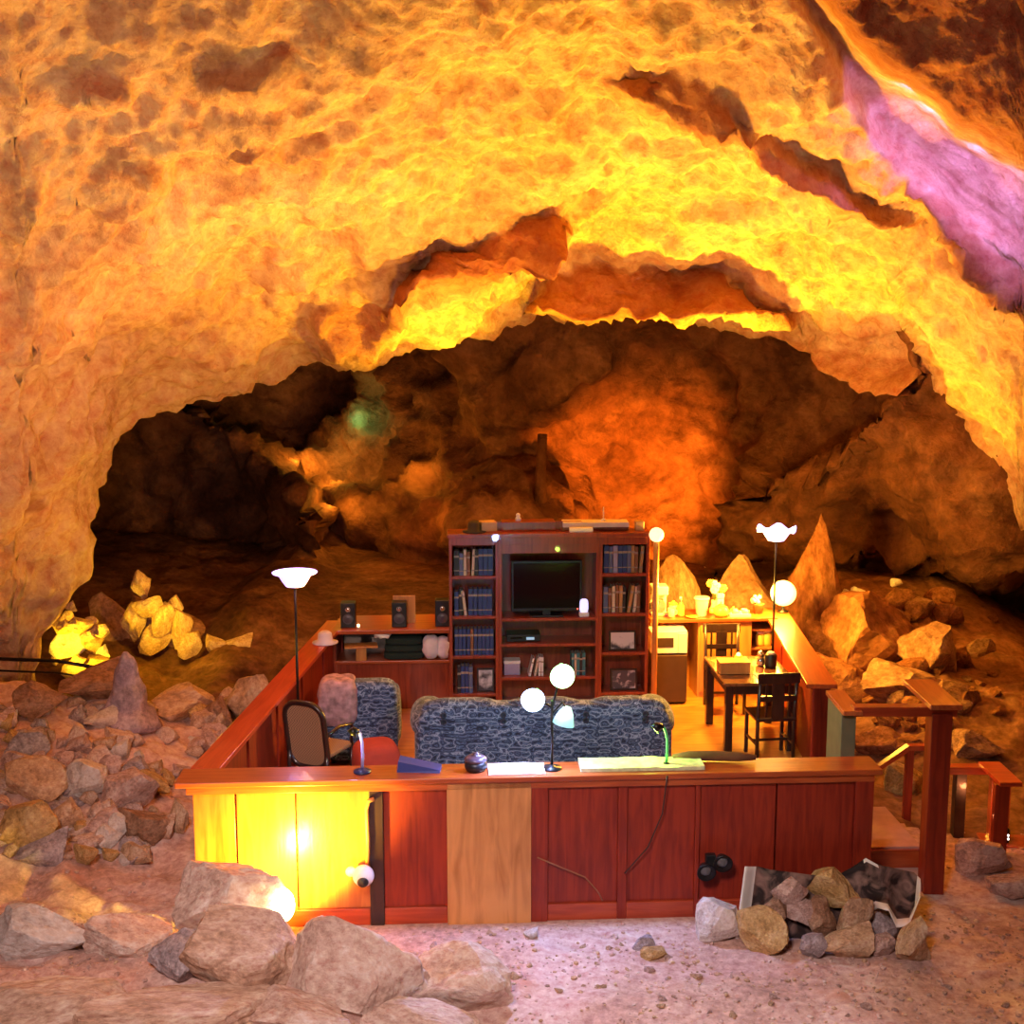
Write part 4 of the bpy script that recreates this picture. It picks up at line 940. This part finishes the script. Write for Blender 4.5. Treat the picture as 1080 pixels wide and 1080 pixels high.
for dx, dz in ((-.012, .10), (.012, .08), (-.008, .055), (.014, .045)): b.ball((dx, -.043, dz), .010, u=8, v=6)
b.build('lens_cluster', emit('path_led', (1, .8, .75), 5), t)

# ------------------------------------------------------------------ boulders and stones
B_ = lambda k: RM_BIG[k % len(RM_BIG)]
GB_ = 'boulders bordering the path in front of the platform'
for a in [
    (242, 1004, 126, 98, 'large grey pink boulder with a slanted top left of the ground floodlight', R_FORE, 0, .1),
    (250, 1050, 130, 92, 'brown stained block below the slanted boulder', R_FORB, 1, .15),
    (364, 1066, 176, 112, 'wide smooth tan boulder right of the ground floodlight', R_FORE, 2, .2),
    (476, 1068, 136, 86, 'low rounded pink boulder at the path edge right of the wide tan one', R_FORE, 3, .3),
    (42, 1012, 124, 60, 'flat pale grey slab at the left edge of the picture', R_PALE, 4, .2),
    (130, 1010, 92, 44, 'flat pinkish slab beside the pale grey slab', R_FORE, 5, .3),
    (182, 1044, 62, 56, 'small grey block left of the brown stained block', R_GREY, 6, .2),
    (50, 1086, 200, 62, 'broad orange brown slab in the bottom left corner', R_FORB, 7, .4),
    (180, 1092, 210, 56, 'broad tan slab along the bottom edge below the small grey block', R_FORB, 5, .4),
    (318, 1094, 140, 46, 'flat tan rock at the bottom below the wide boulder', R_FORE, 0, .4),
    (452, 1104, 150, 46, 'flat pink rock at the bottom below the low rounded boulder', R_FORE, 7, .4),
]:
    rock_px(a[0], a[1], a[2], a[3], a[4], a[5], None, B_(a[6]), None, .42, a[7], 'boulder')
# left rubble bank, the stones one can tell apart
for a in [
    (90, 842, 46, 42, 'angular pinkish grey stone in the middle of the left rubble bank', R_PALE, 0), (36, 852, 74, 52, 'large peach coloured rock at the left edge of the rubble bank', R_TAN, 1),
    (26, 902, 66, 62, 'big ochre brown rock under the peach coloured rock', R_OCH, 2), (42, 920, 50, 46, 'grey rock at the foot of the rubble bank beside the ochre rock', R_GREY, 3),
    (134, 858, 58, 44, 'broad brown pink rock nearest the wall corner on the rubble bank', R_PINK, 4), (66, 880, 52, 40, 'tan rock below the pinkish grey stone', R_TAN, 5),
    (108, 888, 50, 36, 'dull pink rock in the lower rubble near the wall', R_PINK, 6), (150, 896, 60, 44, 'brown rock beside the front left corner of the platform', R_BRN, 7),
    (26, 802, 48, 34, 'blue grey rock at the upper left of the rubble bank', R_GREY, 8), (45, 818, 26, 24, 'small pale pink stone beside the blue grey rock', R_PALE, 9),
    (112, 826, 34, 32, 'small mauve stone above the broad brown pink rock', R_PINK, 10), (160, 838, 40, 26, 'ochre stone near the left wall of the platform', R_OCH, 11),
    (185, 880, 26, 40, 'upright peach stone touching the platform corner', R_TAN, 12), (30, 760, 70, 40, 'rounded brown rock on top of the rubble bank at far left', R_BRN, 13),
    (95, 742, 74, 46, 'dome shaped brown boulder in front of the bright yellow rocks', R_BRN, 3), (180, 760, 80, 34, 'low orange brown rock right of the mauve lit cairn', R_TAN, 6),
    (266, 768, 56, 62, 'tall rounded orange brown boulder outside the left wall', R_TAN, 2), (228, 772, 46, 40, 'pointed brown rock outside the left wall', R_BRN, 5),
]:
    rock_px(a[0], a[1], a[2], a[3], a[4], a[5], None, RM[a[6]])
rnd = random.Random(5); n = 0
while n < 150:
    px = rnd.uniform(-10, 300); py = rnd.uniform(745, 915)
    if px > 205-(py-760)*.2 and py > 800: continue
    q = hit(px, py)
    if in_plat(q.x, q.y, .12) or q.x > -2.65+.06*(q.y-9.5)-.1: continue
    w = rnd.choice((12, 16, 20, 26, 34)); n += 1
    rock_px(px, py, w, w*rnd.uniform(.55, .9), 'small broken rubble stone on the bank left of the platform', rnd.choice(ROCKS), 'rubble stones on the left bank', rnd.choice(RM))
# right mound
for a in [
    (712, 665, 46, 82, 'tall rounded orange rock standing behind the coffee maker', R_BRN, 1, 16.6), (786, 668, 100, 84, 'pyramid shaped orange rock behind the kitchen counter', R_BRN, 2, 16.8), 
    (850, 606, 70, 66, 'pointed pink rock lit beside the scalloped torchiere', R_RED, 3, 16.4)]:
    p = at(a[0], a[1], a[7]); t_ = a[7]/ray(a[0], a[1])[1]; W = a[2]*t_/F; H = a[3]*t_/F
    bm = bmesh.new(); bm.from_mesh(rock_mesh(60+a[6], 5 if a[6] == 1 else 9, .08, 4, .76 if a[6] == 1 else .62))
    for v in bm.verts:
        k = (v.co.z+.5); s_ = (1.3-.85*k, 1.2-.35*k**4, 1.3-.85*k, 1.15-.72*k**1.5)[a[6]]
        v.co.x = v.co.x*s_ + (.14*k if a[6] == 3 else 0); v.co.y *= s_
    me = bpy.data.meshes.new('rock'); bm.to_mesh(me); bm.free(); me.materials.append(a[5])
    gz = tz(p.x, p.y); full = p.z+H-gz+.2
    rock(Vector((p.x, p.y, gz-.2+full/2)), (W*1.12, W*.9, full), a[4], None, a[5], me, (0, 0, .1), 'standing_rock')
for a in [
    (935, 705, 120, 92, 'largest reddish brown boulder on the crest of the right mound', R_RED, 4), (886, 700, 84, 62, 'reddish rock with bright top at the left of the right mound crest', R_RED, 5), (985, 712, 70, 60, 'brown boulder at the right end of the mound crest', R_BRN, 6),
    (890, 745, 90, 60, 'smooth orange brown boulder behind the right wall cap', R_RED, 7), (960, 745, 90, 46, 'wide brown boulder behind the gate rail', R_BRN, 0), (1012, 752, 50, 34, 'small brown boulder right of the gate rail cap', R_BRN, 1), (852, 700, 60, 46, 'orange rock beside the bright wall cap', R_RED, 2), (930, 800, 60, 36, 'tan rock seen under the gate rail', R_RED, 3), (1035, 800, 60, 30, 'dark rock behind the far right railing', R_BRN, 4), (955, 838, 40, 36, 'ochre rock below the short handrail', R_OCH, 5)]:
    rock_px(a[0], a[1], a[2], a[3], a[4], a[5], None, B_(a[6]), None, None, .25, 'boulder')
n = 0
while n < 80:
    px = rnd.uniform(840, 1060); py = rnd.uniform(640, 800); q = hit(px, py)
    if q.x < 3.55 or q.y > 16.8: continue
    w = rnd.choice((12, 18, 26, 36)); n += 1
    rock_px(px, py, w, w*rnd.uniform(.5, .85), 'small reddish stone on the rocky mound right of the platform', rnd.choice((R_RED, R_BRN, R_RED)), 'stones on the right mound', rnd.choice(RM))
for px, py, w in ((878, 633, 14), (893, 630, 9), (905, 631, 12), (946, 618, 9)):
    rock_px(px, py, w*1.5, w, 'small stone caught in bright light on the crest of the right mound', R_PALE, 'bright stones on the mound crest', rnd.choice(RM), Y=16.4)
# rocks glowing at the left mouth
yl = [(76, 714, 30, 20), (72, 690, 40, 30), (92, 690, 30, 24), (62, 668, 22, 18), (84, 668, 26, 18), (104, 672, 22, 16), (100, 708, 30, 18), (70, 655, 14, 12), (80, 704, 18, 14), (66, 682, 16, 12), (90, 676, 18, 12), (58, 700, 14, 12), (108, 692, 16, 14), (76, 664, 14, 10), (96, 660, 14, 10), (74, 644, 12, 12)]
for px, py, w, h in yl:
    rock_px(px, py, w, h, 'rock glowing bright yellow by the floor at the left mouth of the chamber', rnd.choice((R_PALE, R_TAN, R_OCH)), 'bright yellow lit rocks at the left mouth', rnd.choice(RM), Y=15.6+rnd.uniform(0, .4))
for px, py, w, h in ((165, 705, 96, 74), (130, 700, 70, 84), (148, 630, 22, 32), (152, 650, 34, 22), (172, 668, 26, 34), (190, 680, 26, 46), (160, 684, 36, 30), (200, 690, 26, 26), (140, 672, 30, 40), (225, 690, 26, 20), (250, 690, 30, 24), (182, 650, 20, 24)):
    big = w > 60
    rock_px(px, py, w, h, 'big dark rock carrying the yellow lit heap in the left chamber' if px == 165 else 'tall dark rock behind the yellow lit heap in the left chamber' if px == 130 else 'rock of the yellow lit heap inside the dark left chamber', R_BRN if big else R_TAN, None if big else 'heap of rocks in the left chamber', rnd.choice(RM), Y=17.1 if big else 16.7+rnd.uniform(-.15, .15))
# cairn
cq = hit(136, 756)
b = MB(); b.lathe([(.36, -.1), (.30, .05), (.21, .14), (.17, .30), (.13, .44), (.10, .56), (.075, .64), (.03, .70), (0, .71)], seg=26)
bmesh.ops.subdivide_edges(b.bm, edges=b.bm.edges[:], cuts=1, use_grid_fill=True)
for v in b.bm.verts:
    k = .05*noise.noise(v.co*5)+.025*noise.noise(v.co*13); v.co += Vector((v.co.x, v.co.y, .2)).normalized()*k
b.bm.normal_update()
for f in b.bm.faces: f.smooth = True
o = b.build('stalagmite', rk('rock_mauve_lit', (.26, .19, .25), (.44, .34, .42), (.60, .50, .56)), None, cq)  # mauve light on the stalagmite is mixed into this rock colour
tag(o, 'mauve lit cone shaped stalagmite on the left rubble bank', 'stalagmite')
# rail along the path at far left
a_, b_, c_ = at(-60, 693, 14.3), at(60, 697, 14.3), at(112, 706, 14.3)
t = thing('guard_rail', 'thin dark guard rail crossing in front of the left cave wall', 'railing', Vector((a_.x, a_.y, tz(a_.x, a_.y))))
MB().tube([p-t.location for p in (a_, b_, c_)], .022, 8).build('rail', BLACKM, t)
MB().tube([p-t.location-Vector((0, 0, .14)) for p in (a_, b_, c_)], .012, 8).build('lower_rail', BLACKM, t)
MB().tube([c_-t.location+Vector((0, 0, .02)), Vector((c_.x, c_.y, tz(c_.x, c_.y)-.1))-t.location], .022, 8).build('post', BLACKM, t)
# dark stump before the lit back wall
sp = at(570, 512, 21.0)
b = MB(); b.tube([sp+Vector((0, 0, -.9)), sp+Vector((.0, 0, .2)), sp+Vector((.03, 0, .85))], [.13, .09, .08], 9)
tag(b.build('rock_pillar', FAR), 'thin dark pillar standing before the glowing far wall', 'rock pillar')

# stone ring and crumpled print in front of the wall
ST_ = [(760, 998, 50, 50, 'pale greenish stone at the left end of the stone pile', R_PALE, 0, 0), (810, 1010, 58, 46, 'large ochre stone in the bottom row of the stone pile', R_OCH, 1, 0), (856, 1012, 32, 28, 'small grey tan stone in the bottom row beside the ochre stone', R_GREY, 2, 0),
       (896, 1016, 58, 36, 'wide peach stone at the bottom middle of the stone pile', R_TAN, 3, 0), (936, 1012, 26, 24, 'little pink stone in the bottom row near the right end', R_PINK, 4, 0), (965, 1018, 42, 52, 'tall tan stone at the right end of the stone pile', R_TAN, 5, 0),
       (868, 988, 38, 34, 'dark brown stone in the centre of the stone pile', R_BRN, 6, 1), (904, 990, 46, 42, 'tan stone right of the dark brown stone', R_TAN, 7, 1), (846, 980, 20, 26, 'narrow pink stone left of the dark brown stone', R_PINK, 8, 1), (936, 1000, 34, 34, 'grey brown stone under the curled white border', R_GREY, 9, 1), (822, 976, 24, 22, 'brown stone wedged between print and ochre stone', R_BRN, 10, 1),
       (830, 960, 40, 32, 'pink stone lying on the left of the crumpled print', R_PINK, 11, 2), (880, 960, 54, 40, 'yellowish tan stone on top of the stone pile', R_OCH, 12, 2)]
for px, py, w, h, lab, m, k, lv in ST_:
    if lv == 0: rock_px(px, py, w, h, lab, m, None, RM[k], None, None, .08, 'stone')
    else:
        Y = 9.12+.09*lv; p = at(px, py, Y); t_ = Y/ray(px, py)[1]; W = w*t_/F; H = h*t_/F
        rock(p+Vector((0, .1, H/2)), (W*1.1, .26, H*1.12), lab, None, m, RM[k], (.1, .08*lv, .2*k), 'stone')
def print_mat():
    m, nt, b = newmat('photo_print'); L = nt.links; tc = nt.nodes.new('ShaderNodeTexCoord'); n = nt.nodes.new('ShaderNodeTexNoise'); n.inputs['Scale'].default_value = 7; n.inputs['Detail'].default_value = 8; n.inputs['Distortion'].default_value = 1
    r = nt.nodes.new('ShaderNodeValToRGB'); r.color_ramp.elements[0].position = .42; r.color_ramp.elements[1].position = .72; r.color_ramp.elements[0].color = (.022, .013, .013, 1); r.color_ramp.elements[1].color = (.30, .18, .15, 1)
    L.new(tc.outputs['Object'], n.inputs['Vector']); L.new(n.outputs['Fac'], r.inputs['Fac']); L.new(r.outputs['Color'], b.inputs['Base Color']); b.inputs['Roughness'].default_value = .65; b.inputs['Specular IOR Level'].default_value = .2; return m
top = [(786, 914), (800, 914), (812, 917), (850, 922), (880, 925), (898, 915), (913, 905), (926, 912), (945, 916), (964, 920), (971, 927)]
bot = [(776, 990), (790, 992), (800, 990), (840, 1000), (880, 990), (902, 972), (925, 958), (938, 960), (946, 978), (958, 976), (970, 946)]
me_v, me_f, me_m = [], [], []
NU, NV = 60, 14
po = FW(sx(862), -.20, -.3)
for i in range(NU+1):
    s_ = i/NU*(len(top)-1); k = min(int(s_), len(top)-2); f_ = s_-k
    a = Vector(top[k]).lerp(Vector(top[k+1]), f_); c = Vector(bot[k]).lerp(Vector(bot[k+1]), f_)
    for j in range(NV+1):
        q = c.lerp(a, j/NV)
        Y = 9.36+.04*math.sin(i*.25)-(.10*S(.78, 1, i/NU))-(.24 if j == 0 else .20 if j == 1 else .11 if j == 2 else .04 if j == 3 else 0)*S(33, 40, i)+.012*j-(.06*S(.10, 0, i/NU))
        me_v.append(at(q.x, q.y, Y)-po)
for i in range(NU):
    for j in range(NV):
        a = i*(NV+1)+j; me_f.append((a, a+NV+1, a+NV+2, a+1)); me_m.append(1 if (i < 5 or i > NU-4 or (j < 2 and i > 32) or j == NV-1 and 34 < i < 42) else 0)
me = bpy.data.meshes.new('poster_print'); me.from_pydata(me_v, [], me_f); me.materials.append(print_mat()); me.materials.append(PAPER)
for p_, m_ in zip(me.polygons, me_m): p_.material_index = m_; p_.use_smooth = True
o = bpy.data.objects.new('poster_print', me); COL.objects.link(o); o.location = po
md = o.modifiers.new('thick', 'SOLIDIFY'); md.thickness = .006
tag(o, 'crumpled dark photo print with curling white border held by the stones', 'print')

# gravel, countless
b = MB(); g = bmesh.new(); bmesh.ops.create_icosphere(g, subdivisions=1, radius=1)
base_v = [v.co.copy() for v in g.verts]; base_f = [[v.index for v in f.verts] for f in g.faces]; g.free()
gv, gf, gm = [], [], []
for _ in range(5200):
    x = rnd.uniform(-4.6, 5.0); y = rnd.uniform(7.9, 9.75) if rnd.random() < .85 else rnd.uniform(9.7, 11.5)
    if in_plat(x, y, .1): continue
    dens = noise.noise(Vector((x*1.2, y*1.6, 3)))
    if dens < -.15 and rnd.random() < .75: continue
    r = .006+.016*rnd.random()**3; zz_ = tz(x, y); o_ = len(gv)
    sc = (rnd.uniform(.8, 1.5), rnd.uniform(.8, 1.4), rnd.uniform(.5, .9)); an = rnd.uniform(0, 6.28); ca, sa = math.cos(an), math.sin(an)
    for v in base_v:
        k = 1+rnd.uniform(-.18, .18); X, Y_, Z = v.x*r*sc[0]*k, v.y*r*sc[1]*k, v.z*r*sc[2]*k
        gv.append((x+X*ca-Y_*sa, y+X*sa+Y_*ca, zz_+r*.3+Z))
    gf += [[q+o_ for q in f] for f in base_f]; gm += [rnd.randrange(3)]*len(base_f)
me = bpy.data.meshes.new('gravel'); me.from_pydata(gv, [], gf)
for m_ in (R_PINK, R_TAN, R_PINK): me.materials.append(m_)
me.polygons.foreach_set('material_index', gm)
o = bpy.data.objects.new('gravel', me); COL.objects.link(o); tag(o, 'loose pinkish gravel scattered over the ground before the wall', 'gravel', None, 'stuff')
n = 0
while n < 46:
    px = rnd.uniform(420, 1070); py = rnd.uniform(985, 1075); q = hit(px, py)
    if 735 < px < 990 and py < 1030 or in_plat(q.x, q.y, .12): continue
    w = rnd.choice((6, 8, 10, 13)); n += 1
    rock_px(px, py, w, w*.6, 'small loose stone on the dusty ground in front of the platform', rnd.choice((R_PINK, R_TAN)), 'loose stones on the ground in front', rnd.choice(RM))
for px, py, w, h, lab, m_ in ((680, 1003, 24, 15, 'dark grey stone on the bluish patch of ground', R_GREY), (690, 1014, 30, 14, 'brown stone just below the dark grey stone', R_OCH), (1040, 925, 60, 40, 'pinkish rock at the right edge below the railing', R_PINK), (1070, 950, 50, 30, 'low rock at the right edge of the picture', R_PINK), (560, 990, 16, 10, 'pale stone on the bluish patch of ground', R_PALE)):
    rock_px(px, py, w, h, lab, m_, None, rnd.choice(RM))

# ------------------------------------------------------------------ light
def lamp(kind, name, loc, col, power, r=.1, target=None, cone=None, blend=.6):
    l = bpy.data.lights.new(name, kind); l.color = col; l.energy = power
    if kind in ('POINT', 'SPOT'): l.shadow_soft_size = r
    if kind == 'SPOT': l.spot_size = math.radians(cone); l.spot_blend = blend
    if kind == 'AREA': l.size = r
    o = bpy.data.objects.new(name, l); COL.objects.link(o); o.location = loc
    if target is not None: o.rotation_euler = (Vector(target)-Vector(loc)).to_track_quat('-Z', 'Y').to_euler()
    return o
ORG = (1, .42, .03); YLW = (1, .60, .015); RED = (1, .27, .015); AMBR = (1, .36, .02)
# added fill lights near the viewer, with no fixtures of their own
lamp('SPOT', 'fill_light', (-1.5, 1.0, 7.0), (1, .74, .69), 3500, .8, (-.6, 8.5, -.3), 54, .9)
lamp('SPOT', 'fill_light_left', (-2.0, 3.0, 3.2), (1, .58, .42), 1250, .5, (-5.2, 11.5, 4.5), 75, .9)
lamp('SPOT', 'fill_light_right', (2.6, 3.0, 3.4), (1, .62, .52), 520, .5, (4.4, 12.5, 5.9), 44, .9)
# unseen vault uplights; the two over the deck are added to brighten it
lamp('SPOT', 'unseen_vault_uplight', (-.2, 17.4, 2.2), YLW, 1100, .2, (-.9, 15.4, 6.5), 112, .7)
lamp('SPOT', 'unseen_vault_uplight', (2.6, 17.6, 2.2), YLW, 1800, .2, (2.6, 15.9, 6.5), 104, .7)
lamp('SPOT', 'unseen_vault_uplight', (5.0, 16.3, 1.9), YLW, 480, .2, (5.3, 14.8, 5), 100, .7)
lamp('SPOT', 'unseen_vault_uplight', (-1.5, 12.6, 1.3), ORG, 760, .3, (-2.4, 12.6, 7), 140, .8)
lamp('SPOT', 'unseen_vault_uplight', (1.0, 12.8, 1.3), (1, .50, .03), 1900, .3, (.3, 11.9, 7), 124, .8)
lamp('SPOT', 'unseen_vault_uplight', (-4.2, 14.6, .9), ORG, 110, .3, (-5.4, 14.6, 4.5), 140, .8)
# far chamber
def bvh(A):
    nr, nc = A.shape[:2]; return BVHTree.FromPolygons([tuple(p) for p in A.reshape(-1, 3)], [(i*nc+j, i*nc+j+1, (i+1)*nc+j+1, (i+1)*nc+j) for i in range(nr-1) for j in range(nc-1)])
T_FAR, T_CEIL = bvh(PB), bvh(P)
def surf(T, px, py, off):
    """a point standing off metres out from the rock surface"""
    h = T.ray_cast(Vector((0, 0, CH)), Vector(ray(px, py)).normalized())
    n = h[1] if h[1].dot(h[0]-Vector((0, 0, CH))) < 0 else -h[1]
    return h[0]+(n*.5-Vector(ray(px, py)).normalized()*.5)*off
lamp('SPOT', 'back_wall_light', (1.6, 19.0, .3), RED, 7500, .2, surf(T_FAR, 655, 505, 0), 66, .95)
for px, py, o_, pw in ((362, 530, .5, 26), (350, 505, .5, 26), (330, 478, .5, 26), (318, 486, .3, 10), (440, 496, .3, 16), (425, 500, .3, 6)):
    lamp('POINT', 'slope_light', surf(T_FAR, px, py, o_), ORG, pw*1.1, .05)
lamp('POINT', 'slope_light', surf(T_FAR, 425, 560, 1.3), RED, 30, .1)
lamp('POINT', 'green_chamber_light', surf(T_FAR, 378, 438, .3), (.12, 1, .3), 7, .04)
lamp('POINT', 'green_chamber_light', surf(T_FAR, 376, 438, .10), (.3, 1, .45), 1.2, .02)
for px, py in ((905, 92), (945, 140), (990, 180), (1035, 215), (1085, 245)):
    lamp('SPOT', 'violet_uplight', surf(T_CEIL, px, py+18, 1.0), (.46, .25, 1), 44, .1, surf(T_CEIL, px+14, py+4, 0), 104, .6)
lamp('SPOT', 'mouth_light', at(58, 708, 15.1), YLW, 170, .04, at(90, 676, 15.9), 76, .5)
lamp('POINT', 'heap_light', at(180, 648, 16.1), YLW, 40, .05)
# violet light in the upper right recess
# lamps of the room
lamp('POINT', 'torchiere_glow', TL+Vector((0, 0, 2.12)), (.6, .45, 1), 22, .08)
lamp('POINT', 'torchiere_glow', TR+Vector((0, 0, 2.12)), (.6, .6, 1), 22, .08)
lamp('POINT', 'globe_glow', (at(830, 640, 15.2).x-.25, 14.85, 1.35), (1, .46, .04), 380, .15)
lamp('POINT', 'kitchen_light', (2.2, 14.2, 1.75), (1, .46, .04), 480, .1)
lamp('SPOT', 'blue_head_light', HB+Vector((0, -.1, 0)), (.34, .42, 1), 190, .05, HB+Vector((-.1, -1, -2.0)), 120, .5)
lamp('SPOT', 'green_head_light', HG+Vector((0, -.1, 0)), (.4, 1, .6), 26, .05, HG+Vector((.9, -1, -2.2)), 120, .5)
lamp('POINT', 'blue_spill', HB+Vector((.02, .45, -.12)), (.30, .45, 1), 48, .05)
lamp('POINT', 'green_spill', HG+Vector((.02, .55, .1)), (.2, 1, .2), 28, .05)
lamp('POINT', 'gooseneck_bulb', GG+Vector((-.12, .05, .22)), (.45, 1, .08), 9, .03)
lamp('POINT', 'gooseneck_bulb', GB+Vector((-.08, -.05, .26)), (.5, .5, 1), 1.5, .03)
lamp('SPOT', 'wall_flood', gl+Vector((-.04, .15, .40)), (1, .70, .05), 540, .05, FW(sx(272), .1, .52), 166, .35)
lamp('POINT', 'kerb_light', kb+Vector((-.2, -.15, .35)), (1, .3, .1), 5, .03)
w = bpy.data.worlds.new('cave_dark'); C.world = w; w.use_nodes = True
w.node_tree.nodes['Background'].inputs[0].default_value = (1, .55, .42, 1); w.node_tree.nodes['Background'].inputs[1].default_value = .004

# ------------------------------------------------------------------ camera and view
cam = bpy.data.cameras.new('camera'); cam.sensor_width = 36; cam.lens = 36*F/1080; cam.clip_end = 200
co = bpy.data.objects.new('camera', cam); COL.objects.link(co); co.location = (0, 0, CH); co.rotation_euler = (math.pi/2-TH, 0, 0)
C.camera = co
C.view_settings.view_transform = 'Standard'; C.view_settings.look = 'None'; C.view_settings.exposure = 0; C.view_settings.gamma = 1; C.view_settings.use_curve_mapping = False
